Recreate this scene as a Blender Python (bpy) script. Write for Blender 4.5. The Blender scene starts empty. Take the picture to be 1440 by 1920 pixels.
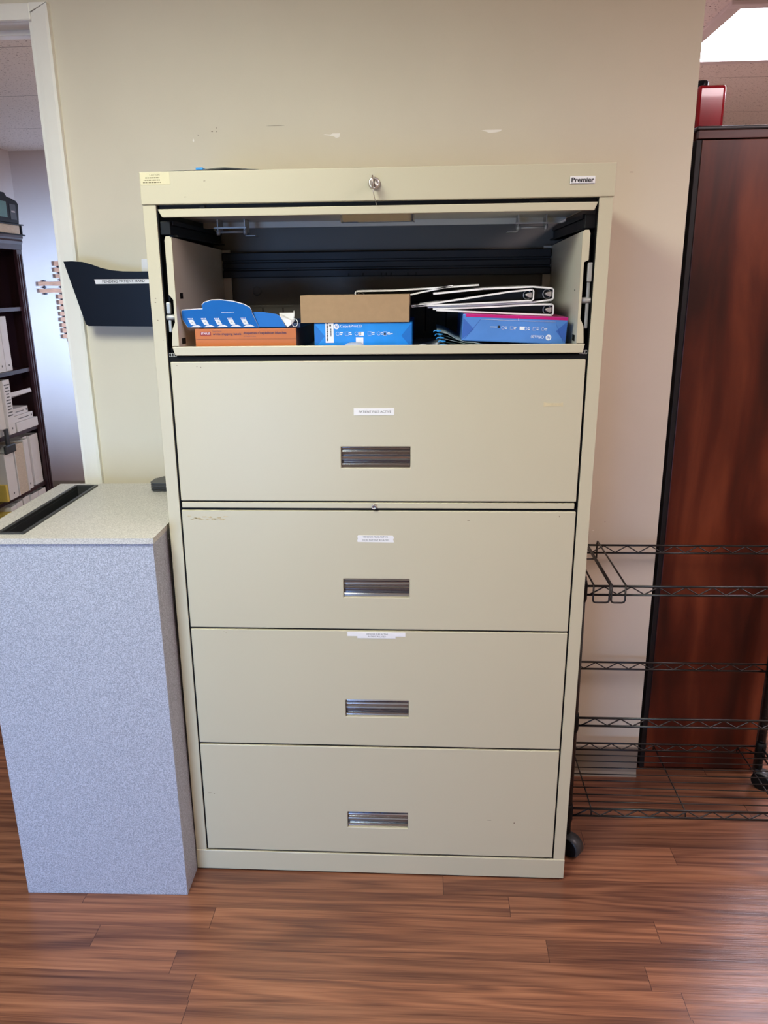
import bpy, bmesh, math, random
from mathutils import Matrix, Vector
random.seed(7)
SC = bpy.context.scene
COL = SC.collection
PI = math.pi

# ------------------------------------------------------------------ camera
cam_data = bpy.data.cameras.new('camera')
cam_data.sensor_fit = 'VERTICAL'
cam_data.sensor_height = 36.0
cam_data.lens = 36.0 * 1466.93 / 1920.0
cam_data.clip_start = 0.02
cam = bpy.data.objects.new('camera', cam_data)
COL.objects.link(cam)
RM = [[0.99846096, -0.05530697, -0.00410447], [0.05423266, 0.95822575, 0.28082419], [-0.01159853, -0.28061458, 0.95975045]]
cam.matrix_world = Matrix(((RM[0][0], RM[0][2], -RM[0][1], 0.1191),
                           (RM[1][0], RM[1][2], -RM[1][1], -1.6194),
                           (RM[2][0], RM[2][2], -RM[2][1], 1.4172), (0, 0, 0, 1)))
SC.camera = cam

# ------------------------------------------------------------------ view, world, daylight
SC.view_settings.view_transform = 'Standard'
SC.view_settings.look = 'None'
SC.view_settings.gamma = 1.0
SC.view_settings.use_curve_mapping = False
SC.view_settings.exposure = 0.0
SC.cycles.max_bounces = 8
SC.cycles.diffuse_bounces = 5
SC.cycles.glossy_bounces = 5
SC.cycles.sample_clamp_indirect = 6.0
SC.cycles.caustics_reflective = False
SC.cycles.caustics_refractive = False
world = bpy.data.worlds.new('world')
SC.world = world
world.use_nodes = True
world.node_tree.nodes['Background'].inputs[0].default_value = (1.0, 1.0, 1.0, 1)
world.node_tree.nodes['Background'].inputs[1].default_value = 0.3

def area(name, loc, aim, sx, sy, power, color, spread=PI):
    d = bpy.data.lights.new(name, 'AREA')
    d.shape = 'RECTANGLE'; d.size = sx; d.size_y = sy
    d.energy = power; d.color = color; d.spread = spread
    o = bpy.data.objects.new(name, d)
    COL.objects.link(o)
    o.location = loc
    o.rotation_euler = (Vector(aim) - Vector(loc)).to_track_quat('-Z', 'Y').to_euler()
    return o
# daylight through the glass door behind the photographer, and added office fills with no window
area('daylight_rear_door', (-1.15, -3.86, 0.62), (-1.12, 0, 0.0), 1.05, 1.00, 15.5, (0.28, 0.52, 1.0), math.radians(70))
area('office_patch_fill', (0.40, 1.50, 1.35), (-1.98, 3.65, 1.20), 0.40, 0.50, 26.5, (0.35, 0.59, 1.0), math.radians(32))  # added narrow fill for the blue patch on the office wall, no window there
area('office_glow_fill', (0.55, 2.00, 1.20), (-2.2, 2.4, 2.3), 1.10, 1.10, 28, (1.0, 0.88, 0.82))  # added wide fill lifting the office ceiling and walls, no source there
LAMP_COL = (0.97, 1.0, 0.85)
LAMP_STRENGTH = 27.0

# ------------------------------------------------------------------ materials
def _srgb(c):
    return tuple(((v / 255.0) / 12.92 if v / 255.0 <= 0.04045 else ((v / 255.0 + 0.055) / 1.055) ** 2.4) for v in c)
MATS = {}
def mat(name, rgb, rough=0.5, metal=0.0, noise=0.0, nscale=30.0, bump=0.0, bscale=200.0, spec=0.5, coat=0.0, alpha=1.0, emit=None, estr=0.0, stretch=None):
    if name in MATS: return MATS[name]
    m = bpy.data.materials.new(name); m.use_nodes = True
    nt = m.node_tree; b = nt.nodes['Principled BSDF']
    c = _srgb(rgb)
    b.inputs['Base Color'].default_value = (*c, 1)
    b.inputs['Roughness'].default_value = rough
    b.inputs['Metallic'].default_value = metal
    b.inputs['Specular IOR Level'].default_value = spec
    b.inputs['Coat Weight'].default_value = coat
    b.inputs['Alpha'].default_value = alpha
    tc = nt.nodes.new('ShaderNodeTexCoord')
    mp = nt.nodes.new('ShaderNodeMapping')
    nt.links.new(tc.outputs['Object'], mp.inputs[0])
    if stretch: mp.inputs['Scale'].default_value = stretch
    n = nt.nodes.new('ShaderNodeTexNoise'); n.inputs['Scale'].default_value = nscale
    n.inputs['Detail'].default_value = 4
    nt.links.new(mp.outputs[0], n.inputs['Vector'])
    r = nt.nodes.new('ShaderNodeValToRGB')
    r.color_ramp.elements[0].position = 0.3; r.color_ramp.elements[1].position = 0.7
    k = max(noise, 0.004)
    r.color_ramp.elements[0].color = (*[v * (1 - k) for v in c], 1)
    r.color_ramp.elements[1].color = (*[min(1, v * (1 + k)) for v in c], 1)
    nt.links.new(n.outputs[0], r.inputs[0]); nt.links.new(r.outputs[0], b.inputs['Base Color'])
    if bump > 0:
        n2 = nt.nodes.new('ShaderNodeTexNoise'); n2.inputs['Scale'].default_value = bscale
        nt.links.new(tc.outputs['Object'], n2.inputs['Vector'])
        bp = nt.nodes.new('ShaderNodeBump'); bp.inputs['Strength'].default_value = bump
        bp.inputs['Distance'].default_value = 0.001
        nt.links.new(n2.outputs[0], bp.inputs['Height']); nt.links.new(bp.outputs[0], b.inputs['Normal'])
    if emit:
        b.inputs['Emission Color'].default_value = (*emit, 1); b.inputs['Emission Strength'].default_value = estr
    MATS[name] = m
    return m

def floor_material():
    m = bpy.data.materials.new('walnut_strip_floor'); m.use_nodes = True
    nt = m.node_tree; N = nt.nodes.new; L = nt.links.new; b = nt.nodes['Principled BSDF']
    def M(op, a, c=None, d=None):
        n = N('ShaderNodeMath'); n.operation = op
        for k, v in enumerate((a, c, d)):
            if v is None: continue
            if isinstance(v, (int, float)): n.inputs[k].default_value = v
            else: L(v, n.inputs[k])
        return n.outputs[0]
    tc = N('ShaderNodeTexCoord'); sep = N('ShaderNodeSeparateXYZ'); L(tc.outputs['Object'], sep.inputs[0])
    X, Y = sep.outputs[0], M('ADD', sep.outputs[1], 0.0505)
    row = M('FLOOR', M('DIVIDE', Y, 0.0625)); fy = M('FRACT', M('DIVIDE', Y, 0.0625))
    wn = N('ShaderNodeTexWhiteNoise'); wn.noise_dimensions = '1D'; L(row, wn.inputs['W'])
    u = M('ADD', M('DIVIDE', X, 1.02), M('MULTIPLY', wn.outputs['Value'], 5.0))
    cell = M('FLOOR', u); fx = M('FRACT', u)
    cv = N('ShaderNodeCombineXYZ'); L(cell, cv.inputs[0]); L(row, cv.inputs[1])
    w2 = N('ShaderNodeTexWhiteNoise'); w2.noise_dimensions = '2D'; L(cv.outputs[0], w2.inputs['Vector'])
    rnd = w2.outputs['Value']
    seam = M('MAXIMUM', M('LESS_THAN', fx, 0.0012), M('MULTIPLY', M('LESS_THAN', fy, 0.010), 0.35))
    off = N('ShaderNodeVectorMath'); off.operation = 'MULTIPLY'; off.inputs[1].default_value = (17.3, 9.1, 5.7)
    L(w2.outputs['Color'], off.inputs[0])
    ad = N('ShaderNodeVectorMath'); ad.operation = 'ADD'; L(tc.outputs['Object'], ad.inputs[0]); L(off.outputs[0], ad.inputs[1])
    def stretched(sx, sy, scale, detail, dist):
        q = N('ShaderNodeMapping'); q.inputs['Scale'].default_value = (sx, sy, 1); L(ad.outputs[0], q.inputs[0])
        n = N('ShaderNodeTexNoise'); n.inputs['Scale'].default_value = scale; n.inputs['Detail'].default_value = detail
        n.inputs['Distortion'].default_value = dist; L(q.outputs[0], n.inputs['Vector']); return n.outputs[0]
    low = stretched(0.55, 8.0, 1.2, 2.0, 0.3)       # contour lines of this make the long arched figure
    rings = M('MULTIPLY_ADD', M('SINE', M('MULTIPLY', low, 62.0)), 0.5, 0.5)
    fine = stretched(2.2, 120.0, 3.2, 4, 0.1)
    midf = stretched(0.8, 42.0, 2.0, 4, 0.25)
    broad = stretched(0.5, 12.0, 1.9, 4, 0.4)
    streak = stretched(0.55, 22.0, 1.7, 3, 0.7)
    v = M('ADD', M('ADD', M('MULTIPLY', rings, 0.15), M('MULTIPLY', midf, 0.36)), M('ADD', M('MULTIPLY', fine, 0.34), M('MULTIPLY', broad, 0.36)))
    rp = N('ShaderNodeValToRGB'); e = rp.color_ramp.elements
    e[0].position = 0.42; e[0].color = (*_srgb((94, 60, 50)), 1)
    e[1].position = 0.78; e[1].color = (*_srgb((166, 114, 87)), 1)
    e2 = e.new(0.53); e2.color = (*_srgb((120, 78, 60)), 1)
    e3 = e.new(0.63); e3.color = (*_srgb((143, 95, 72)), 1)
    L(v, rp.inputs[0])
    st = N('ShaderNodeValToRGB'); q = st.color_ramp.elements
    q[0].position = 0.30; q[0].color = (0.62, 0.59, 0.61, 1); q[1].position = 0.43; q[1].color = (1, 1, 1, 1)
    L(streak, st.inputs[0])
    mul = N('ShaderNodeMixRGB'); mul.blend_type = 'MULTIPLY'; mul.inputs[0].default_value = 1.0
    L(rp.outputs[0], mul.inputs[1]); L(st.outputs[0], mul.inputs[2])
    tr = N('ShaderNodeValToRGB'); t = tr.color_ramp.elements
    t[0].color = (0.68, 0.68, 0.70, 1); t[1].color = (0.99, 0.98, 0.95, 1); L(rnd, tr.inputs[0])
    mu2 = N('ShaderNodeMixRGB'); mu2.blend_type = 'MULTIPLY'; mu2.inputs[0].default_value = 1.0
    L(mul.outputs[0], mu2.inputs[1]); L(tr.outputs[0], mu2.inputs[2])
    mo = N('ShaderNodeMixRGB'); mo.inputs[2].default_value = (*_srgb((62, 38, 32)), 1)
    L(seam, mo.inputs[0]); L(mu2.outputs[0], mo.inputs[1])
    L(mo.outputs[0], b.inputs['Base Color'])
    b.inputs['Roughness'].default_value = 0.27; b.inputs['Specular IOR Level'].default_value = 0.55
    bp = N('ShaderNodeBump'); bp.inputs['Strength'].default_value = 0.35; bp.inputs['Distance'].default_value = 0.001
    L(fine, bp.inputs['Height']); L(bp.outputs[0], b.inputs['Normal'])
    return m

def cherry_material(name, dark, mid, light, rough, scl=(1, 1, 1)):
    m = bpy.data.materials.new(name); m.use_nodes = True
    nt = m.node_tree; N = nt.nodes.new; L = nt.links.new; b = nt.nodes['Principled BSDF']
    tc = N('ShaderNodeTexCoord'); mp = N('ShaderNodeMapping'); mp.inputs['Scale'].default_value = scl
    L(tc.outputs['Object'], mp.inputs[0])
    n = N('ShaderNodeTexNoise'); n.inputs['Scale'].default_value = 3.0; n.inputs['Detail'].default_value = 9; n.inputs['Distortion'].default_value = 0.45
    L(mp.outputs[0], n.inputs['Vector'])
    r = N('ShaderNodeValToRGB'); e = r.color_ramp.elements
    e[0].position = 0.33; e[0].color = (*_srgb(dark), 1); e[1].position = 0.68; e[1].color = (*_srgb(light), 1)
    k = e.new(0.5); k.color = (*_srgb(mid), 1)
    L(n.outputs[0], r.inputs[0]); L(r.outputs[0], b.inputs['Base Color'])
    b.inputs['Roughness'].default_value = rough
    return m

def speckle_material(name, base, lo, hi, rough):
    m = bpy.data.materials.new(name); m.use_nodes = True
    nt = m.node_tree; N = nt.nodes.new; L = nt.links.new; b = nt.nodes['Principled BSDF']
    tc = N('ShaderNodeTexCoord'); n = N('ShaderNodeTexNoise'); n.inputs['Scale'].default_value = 420; n.inputs['Detail'].default_value = 2
    L(tc.outputs['Object'], n.inputs['Vector'])
    r = N('ShaderNodeValToRGB'); e = r.color_ramp.elements
    e[0].position = 0.32; e[0].color = (*_srgb(lo), 1); e[1].position = 0.68; e[1].color = (*_srgb(hi), 1)
    k = e.new(0.5); k.color = (*_srgb(base), 1)
    L(n.outputs[0], r.inputs[0]); L(r.outputs[0], b.inputs['Base Color'])
    b.inputs['Roughness'].default_value = rough
    return m

def ceiling_material():
    m = bpy.data.materials.new('fissured_ceiling_tile'); m.use_nodes = True
    nt = m.node_tree; N = nt.nodes.new; L = nt.links.new; b = nt.nodes['Principled BSDF']
    tc = N('ShaderNodeTexCoord')
    n = N('ShaderNodeTexNoise'); n.inputs['Scale'].default_value = 120; n.inputs['Detail'].default_value = 2.5; n.inputs['Distortion'].default_value = 1.0
    L(tc.outputs['Object'], n.inputs['Vector'])
    r = N('ShaderNodeValToRGB'); e = r.color_ramp.elements
    e[0].position = 0.32; e[0].color = (*_srgb((130, 112, 108)), 1); e[1].position = 0.39; e[1].color = (*_srgb((232, 223, 216)), 1)
    L(n.outputs[0], r.inputs[0])
    mp = N('ShaderNodeMapping'); mp.inputs['Location'].default_value = (-1.06, -1.18, 0); L(tc.outputs['Object'], mp.inputs[0])
    br = N('ShaderNodeTexBrick'); br.offset = 0; br.inputs['Scale'].default_value = 1
    br.inputs['Brick Width'].default_value = 2.205; br.inputs['Row Height'].default_value = 0.735; br.inputs['Mortar Size'].default_value = 0.002
    br.inputs['Mortar Smooth'].default_value = 0.0
    L(mp.outputs[0], br.inputs[0])
    mx = N('ShaderNodeMixRGB'); mx.inputs[2].default_value = (*_srgb((110, 95, 92)), 1)
    L(br.outputs['Fac'], mx.inputs[0]); L(r.outputs[0], mx.inputs[1]); L(mx.outputs[0], b.inputs['Base Color'])
    b.inputs['Roughness'].default_value = 0.9
    return m

M_WALL = mat('tan_wall_paint', (219, 211, 192), 0.62, noise=0.02, nscale=6, bump=0.12, bscale=350)
M_WALL2 = mat('office_wall_paint', (190, 171, 161), 0.6, noise=0.02, nscale=6, bump=0.1, bscale=350)
M_TRIM = mat('white_gloss_trim', (244, 243, 236), 0.3, noise=0.01, nscale=20)
M_BASE = mat('vinyl_baseboard', (152, 142, 126), 0.45, noise=0.03, nscale=12)
M_FLOOR = floor_material()
M_CEIL = ceiling_material()
M_CREAM = mat('cream_enamel_steel', (197, 191, 168), 0.36, noise=0.012, nscale=3.5, bump=0.05, bscale=500)
M_CREAM2 = mat('grey_cream_inner_steel', (206, 204, 194), 0.42, noise=0.02, nscale=8)
M_GREYST = mat('grey_back_steel', (108, 104, 96), 0.5, noise=0.03, nscale=8)
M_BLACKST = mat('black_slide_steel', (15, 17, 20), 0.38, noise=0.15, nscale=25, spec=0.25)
M_BARBLUE = mat('blue_black_rail', (12, 16, 24), 0.5, noise=0.1, nscale=14)
M_CHROME = mat('chrome', (196, 202, 212), 0.12, metal=1.0, noise=0.03, nscale=60, bump=0.06, bscale=300)
M_SILVER = mat('nickel', (226, 224, 222), 0.34, metal=1.0, noise=0.05, nscale=80)
M_ZINC = mat('zinc_roller', (176, 178, 176), 0.4, metal=0.4, noise=0.08, nscale=60)
M_LABEL = mat('white_label_paper', (236, 236, 240), 0.55, noise=0.01, nscale=40)
M_TAPE = mat('beige_tape', (206, 194, 160), 0.4, noise=0.08, nscale=120)
M_CREAMLBL = mat('cream_label', (212, 205, 172), 0.4, noise=0.02, nscale=60)
M_INK = mat('black_ink', (34, 34, 38), 0.5, noise=0.05)
M_INKG = mat('grey_ink', (96, 98, 100), 0.5, noise=0.05)
M_INKO = mat('olive_ink', (112, 104, 76), 0.5, noise=0.05)
M_WHITE = mat('white_ink', (238, 242, 250), 0.5, noise=0.01)
M_PAPER = mat('white_paper', (232, 232, 236), 0.6, noise=0.02, nscale=40)
M_BPLAST = mat('black_plastic', (12, 16, 25), 0.34, noise=0.05, nscale=20, spec=0.22)
M_BMAT = mat('dark_grey_plastic', (52, 54, 56), 0.4, noise=0.06, nscale=60)
M_BLK = mat('black_rubber_and_shade', (12, 12, 13), 0.6, noise=0.1, spec=0.2)
M_WIRE = mat('black_epoxy_wire', (20, 17, 17), 0.35, noise=0.1, nscale=60)
M_BINW = mat('white_binder_vinyl', (236, 236, 238), 0.35, noise=0.01, nscale=30)
M_BINB = mat('black_lining_and_inner_shade', (14, 15, 16), 0.5, noise=0.1)
M_CREAMP = mat('cream_page_edges', (214, 202, 186), 0.7, noise=0.12, nscale=40, stretch=(1, 1, 12))
M_KRAFT = mat('kraft_board', (164, 136, 104), 0.8, noise=0.04, nscale=90)
M_ORANGE = mat('orange_carton', (190, 108, 54), 0.5, noise=0.03, nscale=30)
M_BROWN = mat('brown_carton_end', (88, 50, 36), 0.6, noise=0.1, nscale=30)
M_RED = mat('dark_red_print', (150, 44, 44), 0.5, noise=0.03)
M_NAVYTXT = mat('navy_print', (62, 50, 84), 0.5, noise=0.03)
M_BLUEC = mat('blue_carton', (16, 108, 196), 0.42, noise=0.05, nscale=20)
M_NAVY = mat('navy_carton', (30, 46, 84), 0.45, noise=0.06, nscale=20)
M_BLUER = mat('bright_blue_wrapper', (24, 136, 226), 0.32, noise=0.08, nscale=26, bump=0.6, bscale=60)
M_BLUEO = mat('cornflower_wrapper', (84, 138, 214), 0.3, noise=0.05, nscale=26, bump=0.6, bscale=60)
M_BLUEFOLD = mat('wrapper_fold_blue', (60, 104, 190), 0.35, noise=0.05)
M_BRFOLD = mat('bright_fold_blue', (16, 108, 196), 0.35, noise=0.05)
M_MAGENTA = mat('magenta_wrapper', (196, 20, 120), 0.35, noise=0.04)
M_TEAL = mat('teal_folder', (40, 72, 76), 0.6, noise=0.08)
M_PALEF = mat('pale_folder_edge', (150, 170, 172), 0.6, noise=0.05)
M_TABB = mat('bright_blue_tip', (40, 150, 226), 0.4, noise=0.04)
M_BINTOP = speckle_material('speckled_laminate_top', (196, 194, 190), (170, 168, 165), (216, 214, 210), 0.38)
M_BINBODY = speckle_material('speckled_laminate_body', (168, 173, 188), (138, 143, 158), (196, 201, 216), 0.5)
M_DARKW = cherry_material('dark_mahogany', (34, 18, 22), (48, 26, 30), (66, 38, 42), 0.35, (1, 1, 0.3))
M_CHERRY = cherry_material('cherry_veneer', (48, 14, 8), (80, 29, 16), (116, 54, 32), 0.34, (3.0, 3.0, 0.55))
M_CHERRYT = cherry_material('cherry_rail', (74, 34, 28), (96, 48, 40), (112, 60, 50), 0.3, (0.6, 3, 9))
M_BLACKW = mat('black_edge_band', (9, 6, 8), 0.5, noise=0.1)
M_GREYEDGE = mat('dark_grey_edge', (62, 62, 66), 0.28, noise=0.05)
M_REDG = mat('glossy_red_plastic', (160, 10, 36), 0.12, noise=0.04, coat=0.6)
M_TWIG = mat('rustic_wood_strip', (166, 116, 88), 0.75, noise=0.25, nscale=60, stretch=(0.3, 1, 3))
M_TWIGD = mat('dark_twine', (50, 44, 48), 0.8, noise=0.1)
M_TEALW = mat('pale_teal_pane', (96, 138, 140), 0.35, noise=0.05)
M_YELLOW = mat('yellow_card', (226, 200, 100), 0.6, noise=0.04)
M_CHIP = mat('bare_plaster_chip', (250, 246, 238), 0.8, noise=0.03)
M_SCUFF = mat('scuff_mark', (120, 106, 86), 0.7, noise=0.2, nscale=200)
M_RESID = mat('sticker_residue', (190, 176, 142), 0.8, noise=0.2, nscale=260)
M_SCRATCH = mat('pale_scratch', (206, 196, 166), 0.5, noise=0.05)
M_SEAM = mat('seam_shadow_gap', (60, 56, 46), 0.8, noise=0.05)
M_FRAME = mat('white_fixture_frame', (215, 205, 202), 0.5, noise=0.02)
M_DIFF = mat('lamp_diffuser', (240, 240, 240), 0.5, noise=0.0, emit=LAMP_COL, estr=LAMP_STRENGTH)
M_DIFF2 = mat('lamp_diffuser_cool', (240, 240, 240), 0.5, noise=0.0, emit=(0.86, 0.82, 1.0), estr=20.0)

# ------------------------------------------------------------------ mesh builder
SHEAR = 0.00878      # the old cabinet leans a little to the right
class MB:
    def __init__(s): s.v = []; s.f = []; s.m = []; s.smooth = []
    def add(s, vs, fs, mi=0, smooth=False):
        k = len(s.v); s.v += [tuple(v) for v in vs]
        for f in fs: s.f.append(tuple(i + k for i in f)); s.m.append(mi); s.smooth.append(smooth)
        return s
    def box(s, x0, x1, y0, y1, z0, z1, mi=0, bev=0.0, seg=2, rot=None):
        if x0 > x1: x0, x1 = x1, x0
        if y0 > y1: y0, y1 = y1, y0
        if z0 > z1: z0, z1 = z1, z0
        bm = bmesh.new(); bmesh.ops.create_cube(bm, size=1)
        for v in bm.verts:
            v.co = Vector(((x0 + x1) / 2 + v.co.x * (x1 - x0), (y0 + y1) / 2 + v.co.y * (y1 - y0), (z0 + z1) / 2 + v.co.z * (z1 - z0)))
        b = min(bev, 0.45 * min(x1 - x0, y1 - y0, z1 - z0))
        if b > 0: bmesh.ops.bevel(bm, geom=bm.edges[:], offset=b, segments=seg, profile=0.5, affect='EDGES')
        if rot is not None:
            ang, axis, piv = rot
            M = Matrix.Translation(piv) @ Matrix.Rotation(ang, 4, axis) @ Matrix.Translation(-Vector(piv))
            bmesh.ops.transform(bm, matrix=M, verts=bm.verts[:])
        s.frombm(bm, mi); return s
    def frombm(s, bm, mi=0, smooth=False):
        bm.verts.index_update()
        s.add([tuple(v.co) for v in bm.verts], [tuple(v.index for v in f.verts) for f in bm.faces], mi, smooth); bm.free()
    def prism(s, pts, axis, a, b, mi=0, bev=0.0):
        # pts: 2D polygon; axis 'x' -> pts are (y,z); 'y' -> (x,z); 'z' -> (x,y)
        def P(p, t):
            return {'x': (t, p[0], p[1]), 'y': (p[0], t, p[1]), 'z': (p[0], p[1], t)}[axis]
        bm = bmesh.new(); A = [bm.verts.new(P(p, a)) for p in pts]; B = [bm.verts.new(P(p, b)) for p in pts]
        bm.faces.new(A); bm.faces.new(B[::-1]); n = len(pts)
        for i in range(n): bm.faces.new((A[i], B[i], B[(i + 1) % n], A[(i + 1) % n]))
        bmesh.ops.recalc_face_normals(bm, faces=bm.faces[:])
        if bev > 0: bmesh.ops.bevel(bm, geom=bm.edges[:], offset=bev, segments=2, profile=0.5, affect='EDGES', clamp_overlap=True)
        s.frombm(bm, mi); return s
    def tube(s, path, r, n=8, mi=0, closed=False):
        path = [Vector(p) for p in path]; m = len(path); rings = []
        prev = None
        for i, p in enumerate(path):
            if closed: t = (path[(i + 1) % m] - path[i - 1]).normalized()
            elif i == 0: t = (path[1] - p).normalized()
            elif i == m - 1: t = (p - path[-2]).normalized()
            else: t = ((path[i + 1] - p).normalized() + (p - path[i - 1]).normalized()).normalized()
            if prev is None:
                u = t.orthogonal().normalized()
            else:
                u = (prev - t * prev.dot(t)).normalized()
            prev = u; w = t.cross(u)
            rr = r[i] if isinstance(r, (list, tuple)) else r
            rings.append([p + (u * math.cos(2 * PI * k / n) + w * math.sin(2 * PI * k / n)) * rr for k in range(n)])
        vs = [v for g in rings for v in g]; fs = []
        for i in range(m if closed else m - 1):
            j = (i + 1) % m
            for k in range(n): fs.append((i * n + k, i * n + (k + 1) % n, j * n + (k + 1) % n, j * n + k))
        if not closed: fs += [tuple(range(n))[::-1], tuple((m - 1) * n + k for k in range(n))]
        return s.add(vs, fs, mi, True)
    def lathe(s, prof, c, axis='z', n=24, mi=0):
        # prof: (radius, height along axis)
        vs = []; fs = []
        for (r, h) in prof:
            for k in range(n):
                a = 2 * PI * k / n; u, w = r * math.cos(a), r * math.sin(a)
                d = {'z': (u, w, h), 'y': (u, h, w), 'x': (h, u, w)}[axis]
                vs.append((c[0] + d[0], c[1] + d[1], c[2] + d[2]))
        for i in range(len(prof) - 1):
            for k in range(n): fs.append((i * n + k, i * n + (k + 1) % n, (i + 1) * n + (k + 1) % n, (i + 1) * n + k))
        fs += [tuple(range(n))[::-1], tuple((len(prof) - 1) * n + k for k in range(n))]
        return s.add(vs, fs, mi, True)
    def text(s, body, o, u, v, width, height=None, mi=0, bold=0.0):
        # flat printed lettering: lower-left corner o, along u, upright v
        c = bpy.data.curves.new('t', 'FONT'); c.body = body; c.size = 1.0; c.offset = bold; c.resolution_u = 3
        c.align_x = 'LEFT'
        ob = bpy.data.objects.new('t', c); COL.objects.link(ob)
        dg = bpy.context.evaluated_depsgraph_get(); me = bpy.data.meshes.new_from_object(ob.evaluated_get(dg))
        vs = [Vector(q.co) for q in me.vertices]; fs = [tuple(p.vertices) for p in me.polygons]
        bpy.data.objects.remove(ob); bpy.data.curves.remove(c); bpy.data.meshes.remove(me)
        if not vs: return s
        x0 = min(q.x for q in vs); x1 = max(q.x for q in vs); y0 = min(q.y for q in vs); y1 = max(q.y for q in vs)
        sx = width / (x1 - x0); sy = (height / (y1 - y0)) if height else sx
        o = Vector(o); u = Vector(u).normalized(); v = Vector(v).normalized()
        return s.add([o + u * ((q.x - x0) * sx) + v * ((q.y - y0) * sy) for q in vs], fs, mi)
    def quad(s, a, b, c, d, mi=0): return s.add([a, b, c, d], [(0, 1, 2, 3)], mi)

def fix_normals(me):
    bm = bmesh.new(); bm.from_mesh(me); bmesh.ops.recalc_face_normals(bm, faces=bm.faces[:]); bm.to_mesh(me); bm.free()

def root_of(o):
    while o.parent: o = o.parent
    return o
def obj(name, mb, mats, parent=None, shear=False, origin=None, label=None, recalc=True, obj_loc=None):
    if not isinstance(mats, (list, tuple)): mats = [mats]
    vs = [(x + SHEAR * z, y, z) if shear else (x, y, z) for (x, y, z) in mb.v]
    off = Vector((0, 0, 0)) if parent is None else root_of(parent)['_o']
    if parent is not None: off = Vector(off)
    if parent is None:
        xs = [v[0] for v in vs]; ys = [v[1] for v in vs]; zs = [v[2] for v in vs]
        off = Vector(origin) if origin else Vector(((min(xs) + max(xs)) / 2, (min(ys) + max(ys)) / 2, min(zs)))
    me = bpy.data.meshes.new(name)
    me.from_pydata([tuple(Vector(v) - off) for v in vs], [], mb.f)
    for m in mats: me.materials.append(m)
    for p, mi, sm in zip(me.polygons, mb.m, mb.smooth): p.material_index = mi; p.use_smooth = sm
    if recalc: fix_normals(me)
    o = bpy.data.objects.new(name, me); COL.objects.link(o)
    if parent is not None: o.parent = parent
    else: o.location = off; o['_o'] = list(off)
    if label: o['label'] = label
    return o
def tag(o, label, cat, group=None, kind=None):
    o['label'] = label; o['category'] = cat
    if group: o['group'] = group
    if kind: o['kind'] = kind
    return o
def thing(name, label, cat, loc, group=None):
    o = bpy.data.objects.new(name, None); COL.objects.link(o); o.location = loc; o['_o'] = list(loc)
    o.empty_display_size = 0.05
    return tag(o, label, cat, group)
def struct(name, mb, m, label=None):
    o = obj(name, mb, m); o['kind'] = 'structure'
    if label: o['label'] = label
    return o
def copy_thing(src, loc, label, group=None):
    r = src.copy(); COL.objects.link(r); r.location = loc; r['label'] = label; r['_o'] = list(loc)
    if group: r['group'] = group
    for ch in list(src.children):
        c = ch.copy(); COL.objects.link(c); c.parent = r
        for g in list(ch.children):
            d = g.copy(); COL.objects.link(d); d.parent = c
    return r

# ------------------------------------------------------------------ setting
ZC = 2.25
XL, XR, YR, YB = -3.2, 3.0, -4.0, 4.6
WY = 0.437            # face of the wall behind the cabinet
b = MB().box(XL - 0.1, XR + 0.1, YR - 0.1, YB + 0.1, -0.1, 0.0)
fl = struct('floor', b, M_FLOOR)
b = MB().box(XL - 0.1, XR + 0.1, YR - 0.1, YB + 0.1, ZC, ZC + 0.1)
struct('ceiling', b, M_CEIL)
# wall behind the cabinet with the doorway on its left
b = MB().box(-0.8175, 0.742, WY, WY + 0.115, 0, ZC)
b.box(-1.725, -0.8175, WY, WY + 0.115, 2.032, ZC)
b.box(XL, -1.725, WY, WY + 0.115, 0, ZC)
wall = struct('wall_back', b, M_WALL)
struct('wall_left', MB().box(XL - 0.1, XL, YR, WY, 0, ZC), M_WALL)
struct('wall_right', MB().box(XR, XR + 0.1, YR, YB, 0, ZC), M_WALL)
struct('wall_rear', MB().box(XL, -1.77, YR - 0.1, YR, 0, ZC).box(-0.53, XR, YR - 0.1, YR, 0, ZC).box(-1.77, -0.53, YR - 0.1, YR, 2.05, ZC), M_WALL)
struct('wall_far', MB().box(0.742, XR, YB - 0.1, YB, 0, ZC), M_WALL)
struct('wall_office_left', MB().box(-2.64, -2.545, WY + 0.115, 3.75, 0, ZC), M_WALL2)
struct('wall_office_back', MB().box(-2.545, 0.627, 3.65, 3.75, 0, ZC), M_WALL2)
struct('wall_office_right', MB().box(0.627, 0.742, WY + 0.115, YB, 0, ZC), M_WALL2)
# glass door behind the photographer
gd = struct('door_2', MB().box(-1.77, -1.71, YR - 0.08, YR - 0.02, 0, 2.05).box(-0.59, -0.53, YR - 0.08, YR - 0.02, 0, 2.05)
            .box(-1.71, -0.59, YR - 0.08, YR - 0.02, 1.99, 2.05).box(-1.71, -0.59, YR - 0.08, YR - 0.02, 0, 0.1), M_TRIM)
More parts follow.
